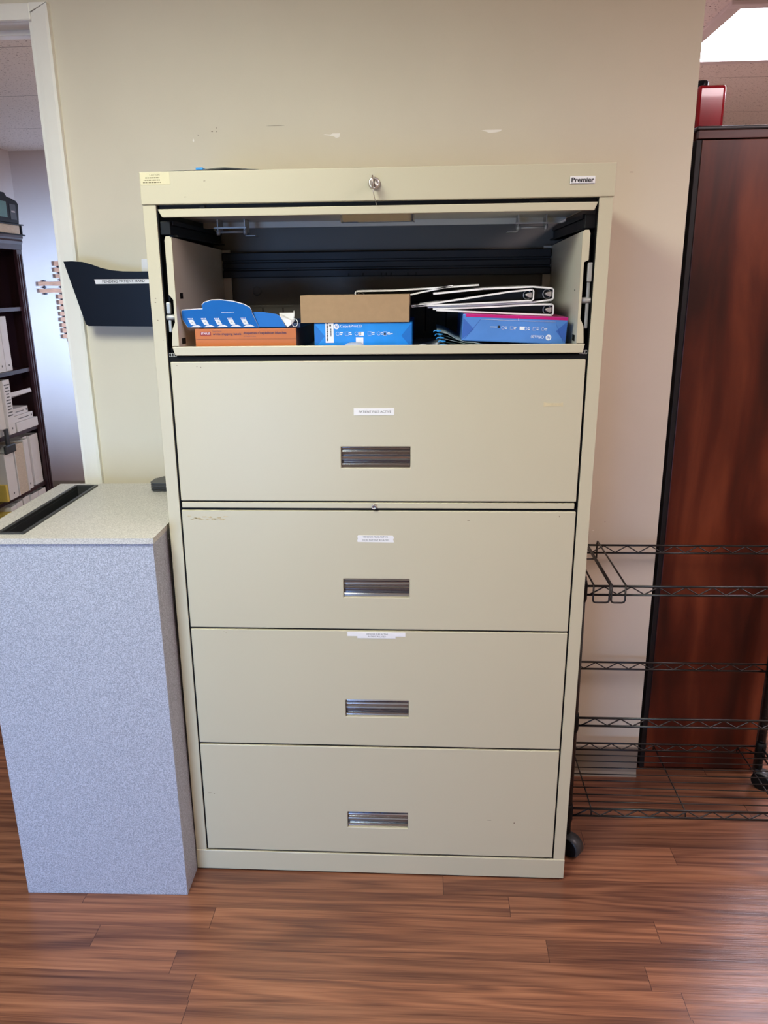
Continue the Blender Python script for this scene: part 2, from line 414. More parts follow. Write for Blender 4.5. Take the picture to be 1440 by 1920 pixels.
# paint chips and scuffs on the wall
def blob(mb, cx, cz, w, h, y, seed, mi=0, n=14, poly=None):
    rnd = random.Random(seed)
    pts = poly or [(cx + w / 2 * math.cos(2 * PI * k / n) * rnd.uniform(0.6, 1.1), cz + h / 2 * math.sin(2 * PI * k / n) * rnd.uniform(0.5, 1.1)) for k in range(n)]
    mb.add([(p[0], y, p[1]) for p in pts] + [(p[0], y + 0.0006, p[1]) for p in pts],
           [tuple(range(len(pts)))] + [(k, (k + 1) % len(pts), (k + 1) % len(pts) + len(pts), k + len(pts)) for k in range(len(pts))], mi)
YW = WY - 0.0005
for poly in ([(-0.136, 1.7625), (-0.131, 1.7640), (-0.118, 1.7628), (-0.113, 1.7650), (-0.0945, 1.7652), (-0.0965, 1.7570), (-0.104, 1.7545), (-0.109, 1.7580), (-0.120, 1.7605)],
             [(0.243, 1.7640), (0.254, 1.7652), (0.292, 1.7652), (0.290, 1.7618), (0.276, 1.7590), (0.262, 1.7585), (0.256, 1.7615)],
             [(-0.456, 1.756), (-0.454, 1.761), (-0.452, 1.757), (-0.453, 1.752)]):
    m_ = MB(); blob(m_, 0, 0, 0, 0, YW, 0, poly=poly)
    c_ = obj('paint_chip', m_, M_CHIP, wall)
m_ = MB()
for (x, z, w, h) in ((-0.4060, 1.7755, 0.005, 0.003), (-0.3955, 1.7748, 0.003, 0.002), (-0.3955, 1.783, 0.0015, 0.005), (-0.441, 1.768, 0.004, 0.002),
                     (0.604, 1.666, 0.010, 0.002), (0.60, 0.79, 0.003, 0.003), (-0.25, 1.785, 0.05, 0.0008)):
    m_ = MB(); blob(m_, x, z, w, h, YW, int(x * 1000) % 97, 0); obj('scuff_mark', m_, M_SCUFF, wall)
m_ = MB(); blob(m_, 0.57, 0.765, 0.006, 0.002, YW, 3); obj('paint_chip', m_, M_CHIP, wall)

# door casing (door_1): right jamb, head, stops and moulding
dr = MB()
ci, co = -0.817, -0.774
prof = [(co, WY), (co, WY - 0.014), (co - 0.006, WY - 0.017), (ci + 0.012, WY - 0.013), (ci, WY - 0.010), (ci, WY)]
dr.prism(prof, 'z', 0, 2.0365, 0)
o1 = struct('trim_1', dr, M_TRIM)
# bevelled mitre: upper tip of the side casing
tip = MB()
tip.add([(co, WY, 2.0365), (co, WY - 0.0155, 2.0365), (ci, WY - 0.0110, 2.0365), (ci, WY, 2.0365),
         (co, WY, 2.0565), (co, WY - 0.0155, 2.0565)],
        [(0, 1, 2, 3), (0, 4, 5, 1), (3, 2, 5, 4), (1, 5, 2), (0, 3, 4)], 0)
obj('mitre_tip', tip, M_TRIM, o1)
hd = MB()
hd.add([(-1.77, WY, 2.0215), (ci + 0.0, WY, 2.0375), (co - 0.0005, WY, 2.058), (-1.77, WY, 2.058),
        (-1.77, WY - 0.0120, 2.0215), (ci - 0.0005, WY - 0.0120, 2.0375), (co - 0.001, WY - 0.0160, 2.058), (-1.77, WY - 0.016, 2.058)],
       [(0, 1, 2, 3), (4, 5, 6, 7), (0, 1, 5, 4), (1, 2, 6, 5), (2, 3, 7, 6), (3, 0, 4, 7)], 0)
hd = MB().box(-1.77, ci - 0.0005, WY - 0.0135, WY, 2.0215, 2.0575, 0, 0.003)
hd.add([(ci - 0.0005, WY, 2.0385), (ci - 0.0005, WY - 0.0135, 2.0385), (ci - 0.0005, WY, 2.0575), (ci - 0.0005, WY - 0.0135, 2.0575), (co - 0.002, WY, 2.0575), (co - 0.002, WY - 0.0135, 2.0575)],
       [(0, 2, 3, 1), (0, 1, 5, 4), (2, 4, 5, 3), (1, 3, 5), (0, 4, 2)], 0)
struct('trim_2', hd, M_TRIM)
jb = MB().box(-0.829, -0.8175, WY, WY + 0.115, 0, 2.032, 0, 0.001)
jb.box(-1.722, -0.829, WY, WY + 0.115, 2.021, 2.032, 0, 0.001)
jb.box(-1.70, -0.829, WY + 0.055, WY + 0.09, 2.009, 2.021, 0, 0.002)
jb.box(-1.722, -1.710, WY, WY + 0.115, 0, 2.021, 0, 0.001)
struct('door_1', jb, M_TRIM)
# baseboards
def baseboard(name, x0, x1, y, zt, m):
    b = MB(); b.prism([(y, 0), (y - 0.010, 0), (y - 0.007, 0.006), (y - 0.003, 0.014), (y - 0.003, zt - 0.002), (y, zt)], 'x', x0, x1)
    return struct(name, b, m)
baseboard('baseboard_back', -0.773, 0.742, WY, 0.098, M_BASE)
baseboard('baseboard_office', -2.54, 0.62, 3.65, 0.098, M_BASE)

# ------------------------------------------------------------------ ceiling lights
def ceiling_light(cx, cy, hx, hy, label, m):
    t = thing('ceiling_light', label, 'ceiling light', (cx, cy, ZC))
    f = MB()
    w = 0.045
    f.box(cx - hx, cx + hx, cy - hy, cy - hy + w, ZC - 0.012, ZC, 0, 0.002).box(cx - hx, cx + hx, cy + hy - w, cy + hy, ZC - 0.012, ZC, 0, 0.002)
    f.box(cx - hx, cx - hx + w, cy - hy + w, cy + hy - w, ZC - 0.012, ZC, 0, 0.002).box(cx + hx - w, cx + hx, cy - hy + w, cy + hy - w, ZC - 0.012, ZC, 0, 0.002)
    obj('frame', f, M_FRAME, t)
    d = MB().box(cx - hx + w, cx + hx - w, cy - hy + w, cy + hy - w, ZC - 0.006, ZC - 0.001)
    obj('diffuser', d, m, t, label='glowing white diffuser')
    return t
ceiling_light(1.795, 1.580, 0.735, 0.36, 'bright recessed ceiling light panel above the cherry wardrobe', M_DIFF2)
ceiling_light(-0.60, -1.25, 0.30, 0.60, 'ceiling light panel over the cabinet side of the room, out of the photo', M_DIFF)

M_DIFF3 = mat('lamp_diffuser_pink', (240, 240, 240), 0.5, noise=0.0, emit=(1.0, 0.83, 0.86), estr=17.0)
ceiling_light(1.55, -0.95, 0.30, 0.60, 'ceiling light panel on the right side of the room, out of the photo', M_DIFF3)

# ------------------------------------------------------------------ lateral filing cabinet
cab = thing('filing_cabinet', 'tall cream five-drawer lateral filing cabinet with open top drawer, leaning slightly right', 'filing cabinet', (0, 0.2, 0))
H = 1.629; HW = 0.457
sh = MB()
for s in (-1, 1):
    # side panel with folded front post
    sh.prism([(s * HW, 0.0), (s * 0.4305, 0.0), (s * 0.4305, 0.022), (s * 0.4515, 0.024), (s * 0.4515, 0.428), (s * HW, 0.428)], 'z', 0.057, 1.570, 0, 0.0008)
sh.box(-HW, HW, 0.421, 0.428, 0.0, H, 0)
sh.box(-HW, HW, 0.0, 0.421, 1.620, H - 0.0005, 0)
sh.box(-0.45, 0.45, 0.03, 0.42, 1.262, 1.268, 1)
obj('shell', sh, [M_CREAM, M_BLACKST], cab, True)
obj('back_panel', MB().box(-0.445, 0.445, 0.414, 0.4205, 1.27, 1.60), M_GREYST, cab, True)
pl = MB().box(-HW - 0.0005, HW + 0.0005, -0.002, 0.030, 0.004, 0.0585, 0, 0.0015)
pl.box(-0.445, 0.445, 0.03, 0.42, 0.004, 0.02)
obj('plinth', pl, M_CREAM, cab, True)
hdr = MB().box(-HW - 0.0015, HW + 0.0015, -0.003, 0.030, 1.5705, 1.6305, 0, 0.0018)
header = obj('header', hdr, M_CREAM, cab, True)
gp = MB().box(-0.4305, 0.4305, 0.0185, 0.0195, 0.0590, 1.2655)  # black filler stands in for the shade inside the drawer gaps
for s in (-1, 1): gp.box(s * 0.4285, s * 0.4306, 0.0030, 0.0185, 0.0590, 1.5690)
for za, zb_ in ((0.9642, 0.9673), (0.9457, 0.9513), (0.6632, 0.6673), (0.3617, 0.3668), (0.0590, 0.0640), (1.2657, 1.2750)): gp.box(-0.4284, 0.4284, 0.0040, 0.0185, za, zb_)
obj('drawer_gap_shade', gp, M_BLK, cab, True, label='black filler standing in for shade in the gaps around the drawers')
# black strip and blocks in the gap under the header
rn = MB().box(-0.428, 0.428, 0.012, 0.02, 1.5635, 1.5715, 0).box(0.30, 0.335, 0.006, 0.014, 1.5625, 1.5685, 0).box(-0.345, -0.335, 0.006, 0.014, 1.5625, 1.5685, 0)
obj('header_gap_strip', rn, M_BLACKST, cab, True)

def plate_hole(x0, x1, z0, z1, hx0, hx1, hz0, hz1, y0, y1, mb):
    V = []
    for y in (y0, y1):
        V += [(x0, y, z0), (x1, y, z0), (x1, y, z1), (x0, y, z1), (hx0, y, hz0), (hx1, y, hz0), (hx1, y, hz1), (hx0, y, hz1)]
    F = []
    for i in range(4):
        j = (i + 1) % 4
        F.append((i, j, 4 + j, 4 + i)); F.append((8 + j, 8 + i, 12 + i, 12 + j))
        F.append((i, i + 8, j + 8, j)); F.append((4 + i, 4 + j, 12 + j, 12 + i))
    bm = bmesh.new(); bv = [bm.verts.new(v) for v in V]
    for f in F: bm.faces.new([bv[i] for i in f])
    bmesh.ops.recalc_face_normals(bm, faces=bm.faces[:])
    ed = [e for e in bm.edges if len(e.link_faces) == 2 and e.calc_face_angle(0) > 0.5 and min(v.co.y for v in e.verts) < y0 + 1e-5]
    bmesh.ops.bevel(bm, geom=ed, offset=0.0016, segments=2, profile=0.5, affect='EDGES')
    mb.frombm(bm)
def pull(mb, x0, x1, zt, zb):
    h = zt - zb
    p = [(0.0005, 0.0), (0.0105, -0.015), (0.0085, -0.16), (0.0050, -0.19), (0.0042, -0.23), (0.0120, -0.26), (0.0105, -0.39), (0.0085, -0.43), (0.0050, -0.48), (0.0042, -0.53),
         (0.0120, -0.56), (0.0138, -0.70), (0.0100, -0.76), (0.0035, -0.81), (0.0022, -0.86), (0.0075, -0.885), (0.0062, -1.0)]
    pts = [(y, zt + f * h) for y, f in p]
    n = len(pts); vs = [(x0, *q) for q in pts] + [(x1, *q) for q in pts]
    mb.add(vs, [(i, i + 1, n + i + 1, n + i) for i in range(n - 1)], 0)
    for X in (x0, x1):     # end cheeks
        mb.add([(X, -0.0008, zt), (X, 0.02, zt), (X, 0.02, zb), (X, -0.0008, zb)], [(0, 1, 2, 3)], 0)
drawers = [(1.2655, 0.9675, 0.9675, 1.0865, 1.0405), (0.9455, 0.6675, 0.0, 0.7885, 0.7445), (0.6630, 0.3670, 0.0, 0.4875, 0.4435), (0.3615, 0.0645, 0.0, 0.1820, 0.1375)]
df = []
for i, (zt, zb, _, ht, hb) in enumerate(drawers):
    m_ = MB(); xw = 0.4255 if i < 1 else 0.4265
    plate_hole(-xw, xw, zb, zt, -0.0735, 0.0735, hb, ht, -0.002, 0.018, m_)
    d_ = obj('drawer_front', m_, M_CREAM, cab, True); df.append(d_)
    h_ = MB(); pull(h_, -0.0728, 0.0728, ht - 0.0006, hb + 0.0006)
    obj('pull_handle', h_, M_CHROME, d_, True, label='recessed chrome pull handle', recalc=False)
obj('divider_strip', MB().box(-0.4245, 0.4225, -0.002, 0.015, 0.9515, 0.9640, 0, 0.0012), M_CREAM, cab, True)
# locks
def lock(cx, cz, r, name, parent):
    l = MB().lathe([(r, 0.0), (r, -0.003), (r * 0.86, -0.0065), (r * 0.62, -0.0065), (r * 0.60, -0.0045), (r * 0.18, -0.0045)], (cx, -0.003, cz), 'y', 28)
    o = obj(name, l, M_SILVER, parent, True, label='round nickel key lock')
    k = MB().box(cx - 0.0007, cx + 0.0007, -0.0085, -0.0070, cz - r * 0.4, cz + r * 0.4)
    obj('keyhole', k, M_BLK, o, True)
lock(0.0005, 1.6018, 0.0115, 'lock', cab)
lock(-0.0035, 0.9562, 0.0058, 'lock', cab)
def mark(x, z, w, h, y):
    q = MB(); blob(q, x, z, w, h, y, int(abs(x) * 991)); obj('scuff_mark', q, M_SCUFF, cab, True)
# labels on the header
L_ = MB().box(-0.4555, -0.3975, -0.0036, -0.0030, 1.6065, 1.6285, 0)
yy = -0.0038
L_.text('CAUTION', (-0.437, yy, 1.6228), (1, 0, 0), (0, 0, 1), 0.020, 0.0035, 1, 0.0)
for (x0, x1, z) in ((-0.446, -0.418, 1.6183), (-0.449, -0.417, 1.6141), (-0.451, -0.416, 1.6098)):
    x = x0
    rr = random.Random(int(z * 1e4))
    while x < x1:      # worn, unreadable small print
        w = rr.uniform(0.0015, 0.005); L_.box(x, min(x + w, x1), yy, yy + 0.0002, z, z + 0.0018, 1); x += w + 0.0009
obj('caution_label', L_, [M_CREAMLBL, M_INKO], header, True, label='worn cream caution label')
L_ = MB().box(0.3725, 0.4195, -0.0045, -0.0030, 1.5935, 1.6072, 0, 0.0005)
L_.text('Premier', (0.3750, -0.0048, 1.5965), (1, 0, 0), (0, 0, 1), 0.0425, 0.0086, 1, 0.028)
L_.box(0.374, 0.4185, -0.0048, -0.0045, 1.5945, 1.5950, 1)
obj('name_badge', L_, [M_LABEL, M_INK], header, True, label='small badge reading Premier')
# labels on drawers
L_ = MB().box(-0.0450, 0.0392, -0.0028, -0.0020, 1.1535, 1.1683, 0)
L_.text('PATIENT FILES ACTIVE', (-0.0343, -0.0030, 1.1585), (1, 0, 0), (0, 0, 1), 0.0672, 0.0050, 1, 0.004)
obj('drawer_label', L_, [M_LABEL, M_INKG], df[0], True)
L_ = MB(); blob(L_, 0, 0, 0, 0, -0.0026, 0, poly=[(-0.0405, 0.8752), (-0.0412, 0.8790), (-0.0400, 0.8830), (-0.0410, 0.8870), (-0.0395, 0.8905), (0.036, 0.8905), (0.0392, 0.8850), (0.0372, 0.8820), (0.0390, 0.8745)])
L_.text('VENDOR FILES ACTIVE', (-0.0285, -0.0029, 0.8850), (1, 0, 0), (0, 0, 1), 0.054, 0.0038, 1, 0.0)
L_.text('NON PATIENT RELATED', (-0.0292, -0.0029, 0.8778), (1, 0, 0), (0, 0, 1), 0.0572, 0.0038, 1, 0.0)
obj('drawer_label', L_, [M_LABEL, M_INKG], df[1], True)
L_ = MB().box(-0.0665, 0.0650, -0.0026, -0.0020, 0.6502, 0.6600, 0).box(-0.0440, 0.0428, -0.0032, -0.0026, 0.6455, 0.6592, 0)
L_.text('VENDOR FILES ACTIVE', (-0.0235, -0.0034, 0.6543), (1, 0, 0), (0, 0, 1), 0.0490, 0.0034, 1, 0.0)
L_.text('PATIENT RELATED', (-0.0190, -0.0034, 0.6483), (1, 0, 0), (0, 0, 1), 0.0400, 0.0034, 1, 0.0)
obj('drawer_label', L_, [M_LABEL, M_INKG], df[2], True)
L_ = MB(); blob(L_, 0.3655, 1.1745, 0.040, 0.008, -0.0024, 5, 0, poly=[(0.346, 1.1700), (0.346, 1.1795), (0.352, 1.1780), (0.380, 1.1772), (0.385, 1.1790), (0.3855, 1.1700), (0.379, 1.1712), (0.353, 1.1708)])
obj('tape_remnant', L_, M_TAPE, df[0], True)
L_ = MB()
rr = random.Random(4)
for k in range(13):
    t = k / 12.0; blob(L_, -0.410 + 0.080 * t, 0.9325 - 0.008 * abs(math.sin(k * 1.3)), rr.uniform(0.008, 0.017), rr.uniform(0.002, 0.006), -0.0023, k)
obj('sticker_residue', L_, M_RESID, df[1], True)
for (x, z, w, h) in ((0.20, 0.925, 0.008, 0.0012), (0.392, 0.935, 0.002, 0.004), (0.386, 0.93, 0.0015, 0.0015), (-0.35, 0.657, 0.004, 0.0015), (-0.345, 0.654, 0.003, 0.001)): mark(x, z, w, h, -0.0023)
for (x, z, w, h) in ((-0.41, 0.226, 0.012, 0.0012), (-0.40, 0.224, 0.004, 0.001), (0.27, 0.168, 0.014, 0.001), (0.33, 0.162, 0.004, 0.004)): mark(x, z, w, h, -0.0023)
for (x, z, w, h) in ((-0.37, 1.5835, 0.008, 0.001), (-0.33, 1.612, 0.006, 0.001)): mark(x, z, w, h, -0.0034)
for (x, z) in ((-0.447, 1.385), (-0.446, 1.393), (-0.445, 1.35), (-0.437, 1.31)): mark(x, z, 0.003, 0.002, -0.0004)
for (x, z) in ((-0.412, 1.258), (-0.37, 1.2555), (-0.362, 1.2545)): mark(x, z, 0.003, 0.0016, -0.0024)

# flipped-up door of the top drawer
fd = MB()
fd.prism([(-0.426, 1.5615), (0.4275, 1.5615), (0.4215, 1.5465), (-0.418, 1.5465)], 'y', -0.006, 0.004, 0, 0.0012)
fd.box(-0.420, 0.420, 0.004, 0.285, 1.5560, 1.5600, 1)
fd.box(-0.415, 0.415, 0.279, 0.285, 1.5430, 1.5560, 1, 0.001)
flip = obj('flip_up_door', fd, [M_CREAM, M_CREAM2], cab, True)
ph = MB().prism([(0.052, 1.5558), (0.078, 1.5378), (0.084, 1.5372), (0.118, 1.5400), (0.118, 1.5558)], 'x', -0.0700, 0.0755, 0, 0.0006).box(-0.0715, -0.0700, 0.050, 0.090, 1.5365, 1.5558).box(0.0755, 0.0770, 0.050, 0.090, 1.5365, 1.5558)
obj('pull_handle', ph, M_CHROME, flip, True, label='back of chrome pull handle under the raised door')
for s in (-1, 1):
    r_ = MB(); xc = s * 0.330
    r_.tube([(xc - 0.030, 0.20, 1.5300), (xc + 0.030, 0.20, 1.5300)], 0.0022, 10)
    for dx in (-0.03, 0.03):
        r_.lathe([(0.003, -0.004), (0.0065, -0.003), (0.0065, 0.003), (0.003, 0.004)], (xc + dx, 0.20, 1.5300), 'x', 14)
        r_.box(xc + dx - 0.001, xc + dx + 0.001, 0.195, 0.24, 1.530, 1.556)
    r_.box(xc - 0.038, xc + 0.034, 0.192, 0.196, 1.5370, 1.5400)
    r_.box(xc - s * 0.030, xc - s * 0.052, 0.20, 0.235, 1.5210, 1.5225)
    obj('hinge_rod', r_, M_ZINC, flip, True, label='grey spring hinge rod')
# black slides beside and above the open drawer
for s in (-1, 1):
    m_ = MB()
    m_.box(s * 0.4285, s * 0.408, 0.010, 0.41, 1.5150, 1.5400, 0, 0.001)
    m_.box(s * 0.412, s * 0.404, 0.02, 0.40, 1.5330, 1.5420, 0, 0.001).box(s * 0.418, s * 0.400, 0.03, 0.41, 1.5120, 1.5150)
    m_.box(s * 0.450, s * 0.4305, 0.0235, 0.41, 1.27, 1.56)
    obj('upper_slide', m_, M_BLACKST, cab, True)
    m_ = MB().box(s * 0.4300, s * 0.4245, 0.016, 0.40, 1.270, 1.292, 0, 0.001).tube([(s * 0.4235, 0.020, 1.285), (s * 0.4235, 0.020, 1.505)], 0.003, 8)
    obj('lower_slide', m_, M_BLACKST, cab, True)
    m_ = MB()
    m_.box(s * 0.4180, s * 0.4275, 0.004, 0.012, 1.362 if s < 0 else 1.415, 1.385 if s < 0 else 1.452, 0, 0.002)
    m_.box(s * 0.4195, s * 0.4265, 0.008, 0.014, 1.325, 1.416 if s > 0 else 1.362, 0, 0.002)
    m_.lathe([(0.005, -0.011), (0.006, -0.010), (0.006, 0.010), (0.005, 0.011)], (s * 0.4210, 0.010, 1.3800 if s > 0 else 1.355), 'x', 16)
    obj('slide_roller', m_, M_ZINC, cab, True, label='light grey slide roller')
    m_ = MB()
    for k in range(3):
        a = 0.0035
        cx, cz = s * (0.4255 - 0.005 * k), 1.2795
        m_.tube([(cx + a * math.cos(t * PI / 8), 0.004, cz + a * math.sin(t * PI / 8)) for t in range(16)], 0.0007, 6, closed=True)
    obj('ball_retainer', m_, M_ZINC, cab, True)
# the pulled-in drawer tray
tray = MB()
tray.prism([(-0.4185, 1.2965), (0.4215, 1.2965), (0.4175, 1.2785), (-0.4130, 1.2785)], 'y', -0.004, 0.006, 0, 0.0014)
tray.box(-0.408, 0.408, 0.006, 0.375, 1.2795, 1.2850, 1)
dtray = obj('drawer_tray', tray, [M_CREAM, M_CREAM2], cab, True)
for s in (-1, 1):
    m_ = MB()
    m_.prism([(0.0, 1.2855), (0.0, 1.506), (0.003, 1.510), (0.405, 1.500), (0.405, 1.2855)], 'x', s * 0.4045, s * 0.4060, 1)
    m_.prism([(s * 0.4040, 1.2975), (s * 0.4030, 1.5000), (s * 0.4035, 1.5080), (s * 0.4070, 1.5115), (s * 0.4150, 1.5115), (s * 0.4175, 1.5050), (s * 0.4175, 1.4560 if s > 0 else 1.40), (s * 0.4090, 1.4520 if s > 0 else 1.39), (s * 0.4090, 1.345), (s * 0.4160, 1.330), (s * 0.4185, 1.2975)], 'y', -0.003, 0.001, 0, 0.0006)
    sp = obj('side_plate', m_, [M_CREAM, M_CREAM2], dtray, True)
    obj('slot_hole', MB().box(s * 0.4043, s * 0.4036, 0.030 if s < 0 else 0.05, 0.048 if s < 0 else 0.053, 1.391 if s < 0 else 1.398, 1.403 if s < 0 else 1.401), M_BLK, sp, True)
    obj('slot_hole', MB().box(s * 0.4043, s * 0.4036, 0.020, 0.045, 1.300, 1.312), M_BLK, sp, True)
    obj('corner_post', MB().box(s * 0.404, s * 0.385, 0.396, 0.402, 1.2855, 1.5000), M_CREAM2, dtray, True)
bp_ = MB().box(-0.404, 0.404, 0.370, 0.374, 1.2855, 1.3670, 0).box(-0.404, 0.404, 0.366, 0.370, 1.3645, 1.3685, 0)
obj('tray_back', bp_, M_GREYST, dtray, True)
for k in range(-7, 8): obj('divider_slot', MB().box(k * 0.0505 - 0.0012, k * 0.0505 + 0.0012, 0.3688, 0.3700, 1.302, 1.362), M_BLK, dtray, True)
m_ = MB()
m_.box(-0.402, 0.402, 0.392, 0.398, 1.4340, 1.4930, 0)
for (z0, z1, d) in ((1.4740, 1.4930, 0.010), (1.4550, 1.4700, 0.006), (1.4340, 1.4510, 0.010)):
    m_.box(-0.402, 0.402, 0.392 - d, 0.392, z0, z1, 0, 0.002)
obj('hanging_rail', m_, M_BARBLUE, dtray, True, label='blue-black steel rail')
m_ = MB()
rr = random.Random(2)
for x in (-0.09, -0.055, -0.01, 0.002, 0.014, 0.055, 0.075): obj('rail_notch', MB().box(x, x + 0.003, 0.3805, 0.3825, 1.4360, 1.4420), M_BLK, dtray, True)
m_ = MB().lathe([(0.011, 0), (0.011, -0.0012), (0.009, -0.0015)], (-0.325, 0.414, 1.402), 'y', 24)
obj('hole_plug', m_, M_GREYST, cab, True)

# key in the top lock and its wire loop
key = thing('key', 'silver key with a thin wire loop hanging in the top lock', 'key', (0.014, -0.012, 1.60))
k_ = MB().box(-0.0012, 0.0002, -0.030, -0.006, 1.5975, 1.6035, 0, 0.0003)
k_.tube([(-0.0007, -0.030 + 0.0115 * math.cos(t * PI / 10), 1.6005 + 0.0115 * math.sin(t * PI / 10)) for t in range(20)], 0.0016, 8, closed=True)
obj('bow', k_, M_SILVER, key, True)
obj('wire_loop', MB().tube([(-0.0005, -0.034, 1.591), (0.0005, -0.034, 1.583), (0.0025, -0.028, 1.574), (0.0045, -0.018, 1.565), (0.0055, -0.012, 1.5625)], 0.0006, 6), M_SILVER, key, True)

# dog-eared sheet on top of the cabinet
sc_ = MB()
for i in range(9):
    pass
xs = [-0.40 + 0.022 * i for i in range(9)]; zz = [0.0005, 0.001, 0.0016, 0.002, 0.0045, 0.006, 0.004, 0.002, 0.0008]
vs = []
for x, z in zip(xs, zz): vs += [(x, -0.0005, 1.6305 + z), (x, 0.16, 1.6305 + z * 0.4)]
sc_.add(vs, [(2 * i, 2 * i + 1, 2 * i + 3, 2 * i + 2) for i in range(8)], 0)
vs = [(x, y, z - 0.0004) for x, y, z in vs]
sc_.add(vs, [(2 * i, 2 * i + 1, 2 * i + 3, 2 * i + 2) for i in range(8)], 0)
sc_.box(-0.346, -0.332, -0.0012, 0.02, 1.6322, 1.6365, 1, 0.001)
tag(obj('paper_sheet', sc_, [M_PAPER, M_TABB], None, True), 'curled white paper with a blue edge lying on top of the cream cabinet', 'paper')

# ------------------------------------------------------------------ contents of the open drawer
ZS = 1.2853
def icon_row(mb, xs, z, y, h, mi, rnd):
    for i, x in enumerate(xs):
        if i % 2 == 0:
            mb.tube([(x + h * 0.5 * math.cos(t * PI / 6), y, z + h * 0.5 * math.sin(t * PI / 6)) for t in range(12)], 0.00035, 4, mi, closed=True)
        else:
            for a, b_ in (((x - h / 2, z - h / 2), (x + h / 2, z - h / 2)), ((x + h / 2, z - h / 2), (x + h / 2, z + h / 2)), ((x + h / 2, z + h / 2), (x - h / 2, z + h / 2)), ((x - h / 2, z + h / 2), (x - h / 2, z - h / 2))):
                mb.tube([(a[0], y, a[1]), (b_[0], y, b_[1])], 0.0003, 4, mi)
        for r in range(2):
            w = rnd.uniform(0.5, 0.8) * h; mb.box(x + h * 0.75, x + h * 0.75 + w, y, y + 0.0003, z - h * 0.35 + r * h * 0.5, z - h * 0.1 + r * h * 0.5, mi)
def ring_logo(mb, cx, cz, y, r, mi, mi2, up=1):
    mb.add([(cx + r * math.cos(t * PI / 12), y, cz + r * math.sin(t * PI / 12)) for t in range(24)], [tuple(range(24))], mi)
    mb.text('hp', (cx - up * r * 0.62, y - 0.0003, cz - up * r * 0.55), (up, 0, 0), (0.22 * up, 0, up), r * 1.15, r * 1.25, mi2, 0.01)

# orange box of shipping labels
ob = MB()
x0, x1 = -0.3785, -0.1660
ob.box(x0, x1, 0.030, 0.30, ZS, 1.3300, 0, 0.0006)
ob.box(x0, x1, 0.0297, 0.0300, 1.3085, 1.3090, 1)
ob.box(x1, x1 + 0.0008, 0.031, 0.299, ZS + 0.001, 1.3290, 1)
yy = 0.0294
ob.box(-0.3670, -0.3450, yy + 0.0002, yy + 0.0005, 1.3165, 1.3245, 2)
ob.text('STAPLES', (-0.3655, yy, 1.3186), (1, 0, 0), (0, 0, 1), 0.019, 0.0042, 3, 0.01)
ob.text('Super-large', (-0.3410, yy, 1.3238), (1, 0, 0), (0, 0, 1), 0.019, 0.0024, 4, 0.0)
ob.text('white shipping labels', (-0.3410, yy, 1.3158), (1, 0, 0), (0, 0, 1), 0.060, 0.0062, 4, 0.012)
ob.text('étiquettes d\'expédition blanches', (-0.2760, yy, 1.3172), (1, 0, 0), (0, 0, 1), 0.090, 0.0072, 4, 0.012)
ob.text('très grandes', (-0.2760, yy, 1.3128), (1, 0, 0), (0, 0, 1), 0.026, 0.0026, 4, 0.0)
tag(obj('label_box', ob, [M_ORANGE, M_BROWN, M_RED, M_WHITE, M_NAVYTXT], None, True), 'orange carton of shipping labels lying in the open drawer, under the torn blue carton', 'box')

# torn blue carton on the orange box
bc = thing('torn_carton', 'torn-open blue carton with a raised flap, on the orange label box', 'box', (-0.27, 0.15, 1.3305))
c_ = MB().box(-0.372, -0.158, 0.040, 0.27, 1.3306, 1.3400, 0, 0.0008)
for k in range(6): c_.box(-0.222 + 0.006 * k, -0.219 + 0.006 * k, 0.0395, 0.0398, 1.3340, 1.3362, 1)
obj('carton_body', c_, [M_NAVY, M_WHITE], bc, True)
def sheet(pts, th, m_, mi=0, mi_edge=None, tilt=0.0, y=0.03, zref=1.333):
    n = len(pts)
    vs = [(px, y - tilt * (pz - zref), pz) for px, pz in pts] + [(px, y + th - tilt * (pz - zref), pz) for px, pz in pts]
    m_.add(vs, [tuple(range(n)), tuple(range(n, 2 * n))[::-1]], mi)
    m_.add(vs, [(i, (i + 1) % n, n + (i + 1) % n, n + i) for i in range(n)], mi if mi_edge is None else mi_edge)
fpts = [(-0.392, 1.3335), (-0.4015, 1.350), (-0.4012, 1.3655), (-0.399, 1.3685), (-0.356, 1.3705), (-0.3575, 1.3775), (-0.352, 1.3830), (-0.336, 1.3878), (-0.315, 1.3880), (-0.291, 1.3848), (-0.270, 1.3790), (-0.258, 1.3725), (-0.2550, 1.3660), (-0.2540, 1.3600), (-0.243, 1.3320)]
f_ = MB(); sheet(fpts, 0.0012, f_, 0, 1, tilt=0.28)
rp = [(p[0] - 0.0012 if i < 4 else p[0], p[1] + (0.0016 if i > 2 else 0)) for i, p in enumerate(fpts)]
sheet(rp[:-1] + [fpts[-1]], 0.0008, f_, 1, 1, tilt=0.28, y=0.0314)
T = lambda z: 0.03 - 0.28 * (z - 1.333) - 0.0004
for k in range(5):
    cx = -0.3850 + 0.0277 * k
    q = [(cx, 1.3385), (cx - 0.0045, 1.3490), (cx + 0.0060, 1.3490), (cx + 0.0105, 1.3385)]
    f_.add([(a, T(b_), b_) for a, b_ in q], [(0, 1, 2, 3)], 2)
    q = [(cx - 0.002, 1.3338), (cx + 0.005, 1.3372), (cx + 0.014, 1.3384), (cx + 0.0225, 1.3342)]
    f_.add([(a, T(b_), b_) for a, b_ in q], [(0, 1, 2, 3)], 2)
    f_.text('150', (cx + 0.0012, T(1.3440) - 0.0002, 1.3425), (1, 0, 0), (-0.25, 0, 1), 0.0040, 0.0030, 3)
    for r in range(4): f_.box(cx - 0.005 + 0.0028 * r, cx - 0.0032 + 0.0028 * r, T(1.3515), T(1.3515) + 0.0002, 1.3508, 1.3522, 2)
